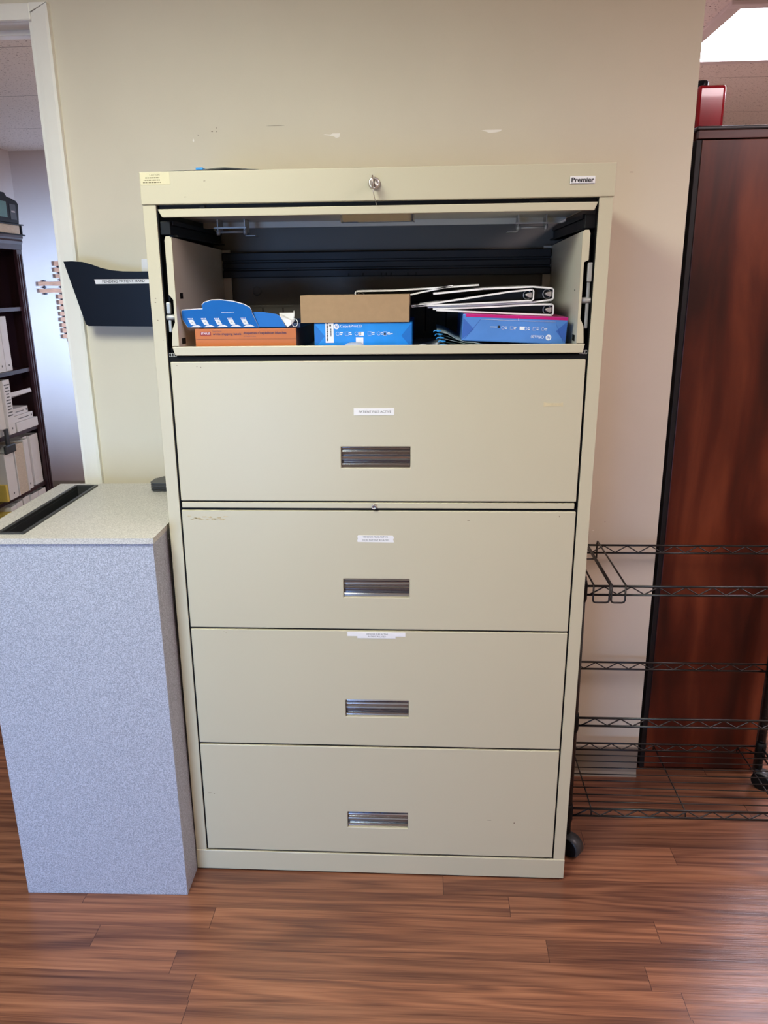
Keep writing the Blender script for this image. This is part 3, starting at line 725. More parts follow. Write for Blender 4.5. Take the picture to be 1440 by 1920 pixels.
f_.box(-0.318, -0.292, T(1.3635), T(1.3635) + 0.0002, 1.3633, 1.3639, 2)
obj('raised_flap', f_, [M_BLUEC, M_PAPER, M_WHITE, M_INKG], bc, True, label='bright blue raised flap with white icons')
f_ = MB(); sheet([(-0.246, 1.3330), (-0.2555, 1.3635), (-0.232, 1.3630), (-0.205, 1.3585), (-0.1985, 1.3540), (-0.1870, 1.3320)], 0.0012, f_, 0, 1, tilt=0.12, y=0.034)
obj('side_flap', f_, [M_BLUEC, M_PAPER], bc, True)
f_ = MB()
f_.add([(-0.200, 0.040, 1.3530), (-0.188, 0.036, 1.3500), (-0.1765, 0.034, 1.3460), (-0.1700, 0.040, 1.3440), (-0.1765, 0.034, 1.3370), (-0.1840, 0.032, 1.3320), (-0.1900, 0.036, 1.3400), (-0.1745, 0.06, 1.3600), (-0.205, 0.06, 1.3600)],
       [(0, 1, 6), (1, 2, 3, 4, 5, 6), (0, 8, 7, 3, 2, 1)], 0)
f_.tube([(-0.1690 + 0.006 * math.cos(t * PI / 6), 0.038, 1.3405 + 0.008 * math.sin(t * PI / 6)) for t in range(12)], 0.0008, 6, closed=True)
f_.tube([(-0.172, 0.05, 1.364), (-0.171, 0.045, 1.356), (-0.1720, 0.042, 1.350)], 0.0012, 6)
obj('torn_edge', f_, M_PAPER, bc, True, recalc=False)

# stack: bright blue ream with a plain brown box on it
r1 = MB()
x0, x1 = -0.1280, 0.0745
r1.box(x0, x1, 0.030, 0.300, ZS, 1.3400, 0, 0.0022)
yy = 0.0294
for q in ([(x0 + 0.001, 1.3385), (x0 + 0.022, 1.3130), (x0 + 0.001, 1.2890)], [(x1 - 0.001, 1.3385), (x1 - 0.022, 1.3130), (x1 - 0.001, 1.2890)]):
    r1.add([(a, yy + 0.0003, b_) for a, b_ in q], [(0, 1, 2)], 4)
r1.box(-0.1045, -0.0875, yy, yy + 0.0005, 1.3000, 1.3410, 1)
for k in range(14): r1.box(-0.1020, -0.0990, yy - 0.0003, yy, 1.3035 + 0.0026 * k, 1.3050 + 0.0026 * k + (0.0005 if k % 3 else 0.0), 3)
r1.text('ITEM# 513096 WHT', (-0.0900, yy - 0.0003, 1.3060), (0, 0, 1), (-1, 0, 0), 0.030, 0.0030, 3, 0.0) if False else None
for k in range(8): r1.box(-0.0945, -0.0920, yy - 0.0003, yy, 1.3130 + 0.0022 * k, 1.3145 + 0.0022 * k, 3)
r1.box(-0.0960, -0.0925, yy - 0.0003, yy, 1.3330, 1.3365, 3)
ring_logo(r1, -0.0815, 1.3325, yy, 0.0055, 2, 5)
r1.text('Copy&Print20', (-0.0735, yy, 1.3292), (1, 0, 0), (0, 0, 1), 0.0445, 0.0066, 2, -0.004)
icon_row(r1, [-0.079, -0.060, -0.040, -0.013, 0.006, 0.019], 1.3180, yy, 0.0070, 2, random.Random(1))
r1.box(-0.0360, -0.0250, yy, yy + 0.0003, 1.3135, 1.3215, 2)
r1.box(0.0165, 0.0205, yy - 0.0004, yy, 1.3150, 1.3190, 3)
r1.box(0.023, 0.035, yy, yy + 0.0003, 1.3165, 1.3180, 2)
r1.box(-0.0415, -0.0260, yy - 0.0002, yy + 0.0003, 1.2975, 1.3105, 1)
tag(obj('paper_ream', r1, [M_BLUER, M_LABEL, M_WHITE, M_INK, M_BRFOLD, M_BRFOLD], None, True), 'bright blue wrapped paper ream with a barcode sticker, under the brown box', 'paper ream')
tag(obj('cardboard_box', MB().box(-0.1545, 0.0685, 0.026, 0.125, 1.3405, 1.3950, 0, 0.0008), [M_KRAFT], None, True), 'plain brown cardboard box on top of the bright blue paper ream', 'box')
# crumpled clear wrap in front of the ream
cw = MB(); n = 26; vs = []
rr = random.Random(12)
for i in range(n):
    x = -0.118 + 0.245 * i / (n - 1); z = ZS + 0.004 + 0.004 * rr.random() + (0.008 if 5 < i < 10 else 0) + (0.007 * (i / n) ** 3)
    vs += [(x, 0.008, ZS + 0.0010 + (z - ZS) * 0.55), (x, 0.018, z + 0.001), (x, 0.026, ZS + 0.0008)]
cw.add(vs, [q for i in range(n - 1) for q in ((3 * i, 3 * i + 3, 3 * i + 4, 3 * i + 1), (3 * i + 1, 3 * i + 4, 3 * i + 5, 3 * i + 2))], 0, True)
tag(obj('plastic_wrap', cw, mat('pale_film', (206, 216, 232), 0.25, noise=0.1, nscale=40), None, True, recalc=False), 'crumpled pale wrapping film at the foot of the bright blue ream', 'wrapper')

# folders with blue tips under the right-hand ream
def folder(i):
    t = thing('hanging_folder', '', 'folder', (0.26, 0.1, ZS), 'hanging folders with blue tips under the right-hand ream')
    base = ZS + 0.0004 + 0.00092 * i
    lift = 0.0012 + 0.0060 * i
    xs_ = [0.142 - 0.0032 * i] + [0.146 + (0.387 - 0.146) * k / 13 for k in range(14)]
    def zf(x):
        u = max(0.0, min(1.0, (0.255 - x) / 0.12)); z = base + lift * u ** 1.7 + 0.0002
        return min(z, 1.2925 + (0.386 - x) * 0.045 - 0.0022 - 0.0009 * (5 - i) + (max(0.0, 0.170 - x) * (1.1 - 0.05 * (5 - i))))
    m_ = MB(); vs = []
    for x in xs_:
        for y in (0.020 + 0.0012 * (5 - i), 0.30): vs += [(x, y, zf(x)), (x, y, zf(x) + 0.0006)]
    f = []
    for k in range(14):
        a = 4 * k; f += [(a, a + 4, a + 6, a + 2), (a + 1, a + 3, a + 7, a + 5), (a, a + 1, a + 5, a + 4), (a + 2, a + 6, a + 7, a + 3)]
    f += [(0, 2, 3, 1), (56, 57, 59, 58)]
    m_.add(vs, f, 0)
    obj('folder_sheet', m_, M_TEAL if i % 2 == 0 else M_PALEF, t, True)
    z = zf(xs_[0]); e = MB()
    y = 0.0165 + 0.0012 * (5 - i)
    e.tube([(xs_[0] + 0.008, y, z + 0.0010), (xs_[0] - 0.002, y, z + 0.0018), (xs_[0] - 0.006, y, z + 0.0014), (xs_[0] - 0.0075, y, z - 0.0015 if i > 1 else z + 0.0012)], 0.0011, 6)
    e.box(xs_[0] - 0.001, xs_[0] + 0.006, y - 0.0008, y + 0.003, z - 0.0004, z + 0.0022, 0, 0.0004)
    obj('hook_tip', e, M_TABB, t, True, label='bright blue hook tip')
    return t
names = ['lowest', 'second lowest', 'third from the bottom', 'third from the top', 'second highest', 'topmost']
for i in range(6):
    folder(i)['label'] = 'blue-tipped hanging folder under the right-hand paper ream, %s of the six folders' % names[i]
# grey curled sheets left of the folders
cs = MB(); 
for j, (xa, xb, zh) in enumerate(((0.088, 0.134, 0.013), (0.094, 0.138, 0.009))):
    vs = []
    for k in range(9):
        u = k / 8; x = xa + (xb - xa) * u; z = ZS + 0.0008 + 0.001 * j + zh * u ** 2
        vs += [(x, 0.022 + 0.004 * j, z), (x, 0.20, z)]
    cs.add(vs, [(2 * k, 2 * k + 2, 2 * k + 3, 2 * k + 1) for k in range(8)], 0, True)
    cs.add([(a, b_, c + 0.0005) for a, b_, c in vs], [(2 * k, 2 * k + 2, 2 * k + 3, 2 * k + 1) for k in range(8)], 0, True)
    cs.add([vs[0], vs[16], (vs[16][0], vs[16][1], vs[16][2] + 0.0005), (vs[0][0], vs[0][1], vs[0][2] + 0.0005)], [(0, 1, 2, 3)], 0)
tag(obj('curled_folder', cs, mat('grey_card', (120, 126, 130), 0.6, noise=0.05), None, True, recalc=False), 'grey curled file folder between the bright blue ream and the blue-tipped folders', 'folder')

# cornflower ream lying upside down on the folders
r2 = MB(); ang = math.radians(2.6)
X0, X1, ZB, ZT = 0.176, 0.3885, 1.2990, 1.3530
def R2(x, y, z):
    c, s = math.cos(ang), math.sin(ang); dx, dz = x - 0.28, z - ZB
    return (0.28 + c * dx + s * dx * 0 + s * dz, y, ZB - s * dx + c * dz - 0.0)
base_n = len(r2.v)
r2.box(X0, X1, 0.030, 0.305, ZB, ZT, 0, 0.0020)
yy = 0.0294
r2.box(X0 + 0.006, X1, yy, yy + 0.0004, ZT - 0.0058, ZT - 0.0006, 1)
r2.box(X0 + 0.002, X1 - 0.001, 0.031, 0.304, ZT - 0.0004, ZT + 0.0004, 1)
for q in ([(X0 + 0.001, ZT - 0.008), (X0 + 0.024, ZT - 0.030), (X0 + 0.001, ZB + 0.003)], [(X1 - 0.001, ZT - 0.008), (X1 - 0.022, ZT - 0.028), (X1 - 0.001, ZB + 0.003)]):
    r2.add([(a, yy + 0.0003, b_) for a, b_ in q], [(0, 1, 2)], 4)
r2.tube([(X0 + 0.036, yy, ZT - 0.010), (X1 - 0.024, yy, ZT - 0.010)], 0.0003, 4, 2)
r2.tube([(X0 + 0.112, yy, ZT - 0.010), (X0 + 0.112, yy, ZT - 0.005)], 0.0003, 4, 2)
r2.tube([(X0 + 0.036, yy, ZT - 0.010), (X0 + 0.006, yy, ZB + 0.004)], 0.00025, 4, 4)
r2.tube([(X1 - 0.024, yy, ZT - 0.012), (X1 - 0.004, yy, ZB + 0.002)], 0.00025, 4, 4)
ring_logo(r2, X1 - 0.0360, ZB + 0.0130, yy, 0.0058, 2, 4, -1)
r2.text('Office20', (X1 - 0.0455, yy, ZB + 0.0165), (-1, 0, 0), (0, 0, -1), 0.026, 0.0062, 2, -0.002)
icon_row(r2, [X1 - 0.049, X1 - 0.066, X1 - 0.084, X1 - 0.112, X1 - 0.130], ZB + 0.0290, yy, 0.0062, 2, random.Random(3))
r2.box(X1 - 0.0860, X1 - 0.0960, yy, yy + 0.0003, ZB + 0.0260, ZB + 0.0325, 2)
r2.box(X1 - 0.1400, X1 - 0.1360, yy - 0.0003, yy, ZB + 0.0280, ZB + 0.0330, 3)
r2.box(X1 - 0.156, X1 - 0.142, yy, yy + 0.0003, ZB + 0.0295, ZB + 0.0305, 2)
r2.v = [R2(*v) for v in r2.v]
# lay its lower right edge on the drawer tray side
mz = min(v[2] for v in r2.v); r2.v = [(a, b_, c - mz + 1.2925) for a, b_, c in r2.v]
tag(obj('paper_ream', r2, [M_BLUEO, M_MAGENTA, M_WHITE, M_INK, M_BLUEFOLD], None, True), 'cornflower blue paper ream with a magenta edge, lying upside down under the white binders', 'paper ream')

# ring binders, seen from their open ends
def binder(outline_top, spine, outline_bot, y0, y1, label, fill, flip=1):
    # outline_top / bot: (x,z) from the spine to the free edge
    t = thing('ring_binder', label, 'binder', (spine[0], (y0 + y1) / 2, spine[2]), 'white ring binders in the open drawer')
    xs_, zt, zb = spine
    m_ = MB(); th = 0.0032
    def strip(pts, sgn):
        for (a, b_) in zip(pts[:-1], pts[1:]):
            dx, dz = b_[0] - a[0], b_[1] - a[1]; l = math.hypot(dx, dz); nx, nz = -dz / l * th * sgn, dx / l * th * sgn
            m_.prism([a, b_, (b_[0] + nx, b_[1] + nz), (a[0] + nx, a[1] + nz)], 'y', y0, y1, 0)
            m_.prism([(a[0] + nx, a[1] + nz), (b_[0] + nx, b_[1] + nz), (b_[0] + nx * 1.12, b_[1] + nz * 1.12), (a[0] + nx * 1.12, a[1] + nz * 1.12)], 'y', y0 + 0.001, y1 - 0.001, 1)
    d = -flip
    strip([(xs_ + d * 0.0035, zt)] + outline_top, -1 if d > 0 else 1)
    strip([(xs_ + d * 0.0035, zb)] + outline_bot, 1 if d > 0 else -1)
    m_.prism([(xs_, zt - 0.004), (xs_ + d * 0.004, zt), (xs_ + d * 0.0055, zt - 0.002), (xs_ + d * 0.0024, zt - 0.0050), (xs_ + d * 0.0024, zb + 0.0050), (xs_ + d * 0.0055, zb + 0.002), (xs_ + d * 0.004, zb), (xs_, zb + 0.004)], 'y', y0, y1, 0)
    obj('cover', m_, [M_BINW, M_BINB], t, True)
    m_ = MB(); h = zt - zb
    m_.box(xs_ + d * 0.0026, xs_ + d * 0.0040, y0 + 0.004, y1 - 0.004, zb + 0.005, zt - 0.005, 1)
    m_.prism([(xs_ + d * 0.0042, zb + h * 0.28), (xs_ + d * 0.0042, zb + h * 0.72), (xs_ + d * 0.010, zb + h * 0.68), (xs_ + d * 0.0165, zb + h * 0.58), (xs_ + d * 0.0165, zb + h * 0.44), (xs_ + d * 0.010, zb + h * 0.30)], 'y', y0 + 0.004, y1 - 0.006, 0, 0.0008)
    for f in (0.06, 0.5, 0.92):
        cy = y0 + (y1 - y0) * f
        m_.tube([(xs_ + d * (0.012 + h * 0.32 * math.cos(a * PI / 8)), cy, (zt + zb) / 2 + h * 0.36 * math.sin(a * PI / 8)) for a in range(16)], 0.0011, 6, 0, closed=True)
    obj('ring_mechanism', m_, [M_SILVER, M_BINB], t, True)
    if fill:
        obj('inner_shade_fill', MB().prism(fill, 'y', y0 + 0.024, y1 - 0.01, 0), M_BINB, t, True)  # black wedge added as the shade between the covers
    return t
binder([(0.320, 1.4085), (0.220, 1.4055), (0.117, 1.3965)], (0.3625, 1.4050, 1.3795), [(0.318, 1.3745), (0.200, 1.3695), (0.106, 1.3665)], 0.050, 0.325, 'white ring binder lying open-ended around a second one, uppermost on the right-hand ream', [(0.3255, 1.3825), (0.3590, 1.3835), (0.3590, 1.4015), (0.3255, 1.4040)])
binder([(0.270, 1.3990), (0.170, 1.3850), (0.074, 1.3722)], (0.3215, 1.4030, 1.3785), [(0.270, 1.3765), (0.170, 1.3725), (0.073, 1.3700)], 0.042, 0.316, 'white ring binder slipped inside the uppermost one, its spine further left', [(0.085, 1.3738), (0.170, 1.3815), (0.270, 1.3955), (0.316, 1.3995), (0.316, 1.3825), (0.270, 1.3800), (0.170, 1.3762)])
binder([(0.320, 1.3735), (0.220, 1.3690), (0.117, 1.3665)], (0.3635, 1.3735, 1.3490), [(0.300, 1.3520), (0.200, 1.3570), (0.124, 1.3610)], 0.046, 0.322, 'white ring binder lying directly on the cornflower blue ream', [(0.150, 1.3635), (0.220, 1.3655), (0.320, 1.3700), (0.359, 1.3700), (0.359, 1.3530), (0.300, 1.3555), (0.200, 1.3602)])
binder([(0.030, 1.4035), (0.120, 1.4075), (0.215, 1.4130)], (-0.0520, 1.4030, 1.3700), [(0.040, 1.3850), (0.090, 1.3955), (0.160, 1.4090)], 0.130, 0.40, 'white ring binder behind the brown box, its spine facing left', [(-0.047, 1.3990), (0.030, 1.3998), (0.110, 1.4035), (0.090, 1.3990), (0.040, 1.3890), (-0.047, 1.3745)], -1)

# ------------------------------------------------------------------ speckled paper bin on the left
bn = thing('disposal_bin', 'tall grey speckled laminate bin with a slotted top, left of the cream cabinet', 'bin', (-0.455, -0.092, 0))
bx0, bx1, by0, by1 = -0.849, -0.4565, -0.089, 0.374
b = MB()
b.box(bx0, bx1, by0, by0 + 0.016, 0.0, 0.8975, 0, 0.0008)
b.box(bx0, bx0 + 0.016, by0 + 0.016, by1, 0.0, 0.8975, 0, 0.0008).box(bx1 - 0.016, bx1, by0 + 0.016, by1, 0.0, 0.8975, 0, 0.0008)
b.box(bx0 + 0.016, bx1 - 0.016, by1 - 0.016, by1, 0.0, 0.8975, 0, 0.0008).box(bx0 + 0.016, bx1 - 0.016, by0 + 0.016, by1 - 0.016, 0.01, 0.03, 0)
obj('body', b, M_BINBODY, bn)
sx0, sx1, sy0, sy1 = -0.797, -0.747, -0.060, 0.345
b = MB(); z0, z1 = 0.8985, 0.9110
tx0, tx1, ty0, ty1 = -0.853, -0.4535, -0.094, 0.376
for (a0, a1, c0, c1) in ((tx0, sx0, ty0, ty1), (sx1, tx1, ty0, ty1), (sx0, sx1, ty0, sy0), (sx0, sx1, sy1, ty1)): b.box(a0, a1, c0, c1, z0, z1)
bm = bmesh.new(); vv = [bm.verts.new(v) for v in b.v]; 
for f in b.f: bm.faces.new([vv[i] for i in f])
bmesh.ops.remove_doubles(bm, verts=bm.verts[:], dist=1e-5)
b2 = MB(); b2.frombm(bm)
topo = obj('top_panel', b2, M_BINTOP, bn, label='lighter speckled top')
b = MB()
rim = [(sx0 - 0.006, sy0 - 0.004), (sx1 + 0.006, sy0 - 0.004), (sx1 + 0.006, sy1 + 0.004), (sx0 - 0.006, sy1 + 0.004)]
w = 0.008
b.box(sx0 - 0.006, sx0 + w - 0.006, sy0 - 0.006, sy1 + 0.006, 0.905, 0.9150, 0, 0.002).box(sx1 - w + 0.006, sx1 + 0.006, sy0 - 0.006, sy1 + 0.006, 0.905, 0.9150, 0, 0.002)
b.box(sx0, sx1, sy0 - 0.006, sy0 + w - 0.006, 0.905, 0.9150, 0, 0.002).box(sx0, sx1, sy1 - w + 0.006, sy1 + 0.006, 0.905, 0.9150, 0, 0.002)
b.box(sx0, sx1, sy0 + 0.001, sy0 + 0.003, 0.80, 0.906).box(sx0, sx1, sy1 - 0.003, sy1 - 0.001, 0.80, 0.906).box(sx0 + 0.001, sx0 + 0.003, sy0, sy1, 0.80, 0.906).box(sx1 - 0.003, sx1 - 0.001, sy0, sy1, 0.80, 0.906)  # dark panels added below the rim against light leaking into the slot
obj('slot_frame', b, M_BMAT, topo, label='black plastic slot frame')
bn.rotation_euler = (0, 0, math.radians(1.3))

# black letter trays on the bin, against the cabinet side
tr = MB()
for k in range(4):
    z = 0.9118 + 0.0058 * k
    tr.prism([(-0.593, 0.300), (-0.583, 0.286), (-0.470, 0.286), (-0.470, 0.372), (-0.570, 0.372), (-0.593, 0.335)], 'z', z, z + 0.0048, 0, 0.0008)
tag(obj('tray_stack', tr, M_BMAT), 'flat dark grey plastic stack on the bin top beside the cabinet', 'tray')

# ------------------------------------------------------------------ wall pocket
wp = thing('wall_pocket', 'black plastic wall file pocket with a printed label, on the wall left of the cabinet', 'wall pocket', (-0.62, WY, 1.32))
top = [(-0.782, 1.4780), (-0.760, 1.4785), (-0.735, 1.4765), (-0.712, 1.4700), (-0.690, 1.4620), (-0.665, 1.4560), (-0.635, 1.4530), (-0.600, 1.4520), (-0.565, 1.4520), (-0.53, 1.4540), (-0.50, 1.460), (-0.470, 1.470)]
b = MB()
th = 0.003
def ypk(z): return 0.365 + (1.478 - z) * 0.10
outl = [(-0.7500, 1.3260), (-0.7440, 1.3215), (-0.480, 1.3170), (-0.473, 1.3220)]
left = [(-0.782 + 0.032 * (k / 6), 1.4780 - 0.152 * (k / 6)) for k in range(7)]
front = left[:-1] + outl + list(reversed(top[1:]))
vs = [(x, ypk(z) , z) for x, z in front] + [(x, ypk(z) + th, z) for x, z in front]; n = len(front)
b.add(vs, [tuple(range(n)), tuple(range(n, 2 * n))[::-1]] + [(i, (i + 1) % n, n + (i + 1) % n, n + i) for i in range(n)], 0)
# left side wall, bottom and back plate
ls = left[:-1] + [(-0.7500, 1.3260), (-0.7440, 1.3215)]
vs = []
for x, z in ls: vs += [(x, ypk(z), z), (x + 0.010, WY - 0.003, z - 0.02 if z > 1.345 else z)]
b.add(vs, [(2 * i, 2 * i + 2, 2 * i + 3, 2 * i + 1) for i in range(len(ls) - 1)], 0)
b.add([(-0.744, ypk(1.3215), 1.3215), (-0.480, ypk(1.317), 1.3170), (-0.480, WY - 0.003, 1.3190), (-0.740, WY - 0.003, 1.3215)], [(0, 1, 2, 3)], 0)
b.add([(x, WY - 0.003, z) for x, z in ((-0.7480, 1.3215), (-0.480, 1.3190), (-0.472, 1.43), (-0.60, 1.43), (-0.765, 1.4400))], [(0, 1, 2, 3, 4)], 0)
b.add([(-0.472, ypk(1.32), 1.32), (-0.472, WY - 0.003, 1.32), (-0.472, WY - 0.003, 1.466), (-0.472, ypk(1.466), 1.466)], [(0, 1, 2, 3)], 0)
obj('pocket', b, M_BPLAST, wp, recalc=False)
b = MB()
zc = 1.4295; y_ = ypk(zc) - 0.0006
b.add([(-0.7105, ypk(1.4345) - 0.0006, 1.4350), (-0.480, ypk(1.4345) - 0.0006, 1.4335), (-0.480, ypk(1.4240) - 0.0006, 1.4235), (-0.7085, ypk(1.4240) - 0.0006, 1.4235)], [(0, 1, 2, 3)], 0)
b.text('PENDING PATIENT HARD', (-0.6905, y_ - 0.0006, 1.4263), (1, 0, 0.006), (0, -0.1, 1), 0.1075, 0.0062, 1, 0.006)
obj('pocket_label', b, [M_LABEL, M_INK], wp, recalc=False)
b = MB().prism([(-0.605, 1.44), (-0.602, 1.4830), (-0.49, 1.4850), (-0.49, 1.44)], 'y', 0.4130, 0.4150)
tag(obj('paper_sheet', b, M_PAPER), 'white paper sticking up out of the black wall pocket', 'paper')

# ------------------------------------------------------------------ wire shelf cart on the right
wc = thing('wire_shelf_cart', 'black wire shelf cart on casters right of the cream cabinet', 'shelf cart', (0.78, 0.25, 0))
FX0, FX1, FY, BY = 0.4780, 1.076, 0.100, 0.397
LV = (0.132, 0.391, 0.7365)
def truss(mb, p0, p1, zt, zb, n, r=0.0029):
    mb.tube([(*p0, zt), (*p1, zt)], r, 8); mb.tube([(*p0, zb), (*p1, zb)], r, 8)
    pts = []
    for k in range(2 * n + 1):
        t = (k + 0.3) / (2 * n + 0.6); x = p0[0] + (p1[0] - p0[0]) * t; y = p0[1] + (p1[1] - p0[1]) * t
        pts.append((x, y, zb + 0.0015 if k % 2 == 0 else zt - 0.0015))
    mb.tube(pts, 0.0019, 6)
for z in LV:
    m_ = MB()
    for y in (FY, BY): truss(m_, (FX0 + 0.012, y), (FX1 - 0.012, y), z, z - 0.0215, 9)
    for x in (FX0, FX1): truss(m_, (x, FY + 0.012), (x, BY - 0.012), z, z - 0.0215, 4)
    if z == LV[0]:
        k = 0; y = FY + 0.0295
        while y < BY - 0.01:
            m_.tube([(FX0, y, z - 0.001), (FX1, y, z - 0.001)], 0.0014, 6); y += 0.0297
        for x in (0.5385, 0.773, 1.009):
            m_.tube([(x, FY, z - 0.018), (x, FY + 0.004, z - 0.004), (x, BY - 0.004, z - 0.004), (x, BY, z - 0.018)], 0.0019, 6)
    obj('wire_shelf', m_, M_WIRE, wc)
for x in (FX0, FX1):
    for y in (FY, BY):
        m_ = MB().tube([(x, y, 0.062), (x, y, 0.757)], 0.0110, 16)
        for k in range(26): m_.lathe([(0.0110, -0.0006), (0.0114, 0), (0.0110, 0.0006)], (x, y, 0.075 + 0.026 * k), 'z', 12)
        m_.lathe([(0.011, 0.0), (0.0100, 0.004), (0.004, 0.006)], (x, y, 0.757), 'z', 16)
        po = obj('post', m_, M_WIRE, wc)
        for z in LV:
            c_ = MB().lathe([(0.0116, -0.038), (0.0138, -0.030), (0.0138, 0.004), (0.0120, 0.014), (0.0114, 0.014)], (x, y, z), 'z', 20)
            obj('collar', c_, M_BLK, po)
        # caster
        dx, dy = 0.75, -0.66
        l = math.hypot(dx, dy); dx, dy = dx / l, dy / l; ax, ay = -dy, dx
        cx, cy = x + 0.010, y - 0.010
        m_ = MB(); R = 0.0275
        # wheel: disc whose axis lies across the rolling direction
        for s0, s1, rr_ in ((-0.012, 0.012, R),):
            n = 28; ring = lambda s, r_: [(cx + ax * s + dx * r_ * math.cos(2 * PI * k / n), cy + ay * s + dy * r_ * math.cos(2 * PI * k / n), R + 0.0005 + r_ * math.sin(2 * PI * k / n)) for k in range(n)]
            rs = [ring(s0, rr_ * 0.86), ring(s0 + 0.002, rr_), ring(s1 - 0.002, rr_), ring(s1, rr_ * 0.86)]
            vs = [v for g in rs for v in g]
            m_.add(vs, [(i * n + k, i * n + (k + 1) % n, (i + 1) * n + (k + 1) % n, (i + 1) * n + k) for i in range(3) for k in range(n)] + [tuple(range(n)), tuple(range(3 * n, 4 * n))], 0, True)
        cst = obj('caster', m_, M_BLK, wc)
        m_ = MB(); n = 16; rs = []
        for s, r_ in ((-0.016, 0.026), (-0.015, 0.0305), (0.015, 0.0305), (0.016, 0.026)):
            rs.append([(cx + ax * s + dx * r_ * math.cos(a), cy + ay * s + dy * r_ * math.cos(a), R + r_ * math.sin(a)) for a in [(-0.42 + 2.5 * k / n) for k in range(n + 1)]])
        vs = [v for g in rs for v in g]; N1 = n + 1
        m_.add(vs, [(i * N1 + k, i * N1 + k + 1, (i + 1) * N1 + k + 1, (i + 1) * N1 + k) for i in range(3) for k in range(n)], 0, True)
        m_.tube([(x, y, 0.046), (x, y, 0.064)], 0.0085, 12)
        obj('caster_hood', m_, M_BMAT, cst)
# two U-shaped wire rails laid across the top shelf
for i, (xa, xb, lb) in enumerate(((0.503, 0.540, 'nearest the cream cabinet'), (0.5445, 0.576, 'further from the cream cabinet'))):
    m_ = MB(); yf, yb = FY - 0.013, BY + 0.006; zt = 0.7435; zb = 0.7010; r = 0.0020; c = 0.006
    rad = 0.0022
    loop = []
    loop += [(xa, yf, zt)]
    loop += [(xa, yf, zb + c), (xa + c * 0.3, yf, zb + c * 0.3), (xa + c, yf, zb), (xb - c, yf, zb), (xb - c * 0.3, yf, zb + c * 0.3), (xb, yf, zb + c), (xb, yf, zt)]
    loop += [(xb, yb, zt + 0.002), (xb - 0.001, yb, zt - 0.004), (xb, yb, zb + c - 0.008), (xb - c, yb, zb - 0.006), (xa + c, yb, zb - 0.006), (xa, yb, zb + c - 0.008), (xa, yb, zt + 0.001)]
    m_.tube(loop, rad, 8, closed=True)
    tag(obj('wire_rail', m_, M_WIRE), 'U-shaped black wire rail across the cart top, %s' % lb, 'wire rail', 'wire rails on the shelf cart')

# ------------------------------------------------------------------ cherry wardrobe
wd = thing('wardrobe', 'tall cherry wood wardrobe with black edges behind the wire cart', 'wardrobe', (1.067, 0.70, 0))
wx0, wx1, wy0, wy1 = 0.763, 1.108, 0.474, 0.97
b = MB().box(wx0, wx0 + 0.018, wy0 + 0.002, wy1, 0.0, 1.739, 0, 0.001).box(wx1 - 0.018, wx1, wy0 + 0.002, wy1, 0.0, 1.739, 0, 0.001).box(wx0 + 0.018, wx1 - 0.018, wy1 - 0.01, wy1, 0.0, 1.739)
b.box(wx0 + 0.018, wx1 - 0.018, wy0 + 0.01, wy1, 0.0, 0.02)
obj('carcass', b, M_BLACKW, wd)
obj('door_panel', MB().box(wx0 + 0.0125, wx1 - 0.0125, wy0 - 0.001, wy0 + 0.018, 0.006, 1.7385, 0, 0.0012), M_CHERRY, wd, label='cherry veneer door panel')
b = MB().box(wx0 + 0.003, wx1 - 0.003, wy0, wy0 + 0.03, 1.7415, 1.7600, 0, 0.001).box(wx0, wx1, wy0 + 0.03, wy1, 1.739, 1.760, 0)
obj('top_rail', b, M_CHERRYT, wd)
obj('top_panel', MB().box(wx0 - 0.003, wx1 + 0.003, wy0 - 0.004, wy1, 1.7605, 1.7690, 0, 0.003), M_GREYEDGE, wd, label='dark grey edged top')
# red container on the wardrobe
rc = thing('red_container', 'glossy red container with a black cap on top of the cherry wardrobe', 'container', (0.80, 0.56, 1.769))
obj('body', MB().box(0.768, 0.835, 0.515, 0.60, 1.7692, 1.867, 0, 0.008, 4), M_REDG, rc)
obj('cap', MB().lathe([(0.0145, 0.0), (0.0150, 0.002), (0.0150, 0.0125), (0.0125, 0.0155)], (0.785, 0.548, 1.866), 'z', 20), M_BPLAST, rc, label='black cap')

# ------------------------------------------------------------------ office beyond the doorway
bc_ = thing('bookcase', 'dark mahogany bookcase full of white binders in the office beyond the doorway', 'bookcase', (-2.3, 2.2, 0))
BXF, BXB, Y0, Y1 = -2.09, -2.43, 1.72, 2.735
b = MB().box(BXB, BXB + 0.012, Y0, Y1, 0, 1.62)
for y in (Y0, Y1 - 0.022): b.box(BXB, BXF + 0.0, y, y + 0.022, 0, 1.62, 0, 0.001)
for y in (Y0, Y1 - 0.058):      # fluted stiles
    b.box(BXF - 0.012, BXF + 0.008, y, y + 0.058, 0, 1.612, 0, 0.002)
    b.box(BXF + 0.008, BXF + 0.012, y + 0.012, y + 0.022, 0.04, 1.59, 0, 0.001).box(BXF + 0.008, BXF + 0.012, y + 0.036, y + 0.046, 0.04, 1.59, 0, 0.001)
obj('carcass', b, M_DARKW, bc_)
for z in (1.296, 0.970, 0.648, 0.318, 0.04):
    obj('shelf', MB().box(BXB + 0.012, BXF - 0.004, Y0 + 0.022, Y1 - 0.022, z, z + 0.021, 0, 0.001), M_DARKW, bc_)
b = MB().prism([(BXF - 0.012, 1.612), (BXF + 0.006, 1.612), (BXF + 0.009, 1.640), (BXF + 0.016, 1.655), (BXF + 0.012, 1.664), (BXF + 0.020, 1.672), (BXF + 0.020, 1.685), (BXB, 1.685), (BXB, 1.612)], 'y', Y0 - 0.006, Y1 + 0.008)
obj('crown_moulding', b, M_DARKW, bc_)
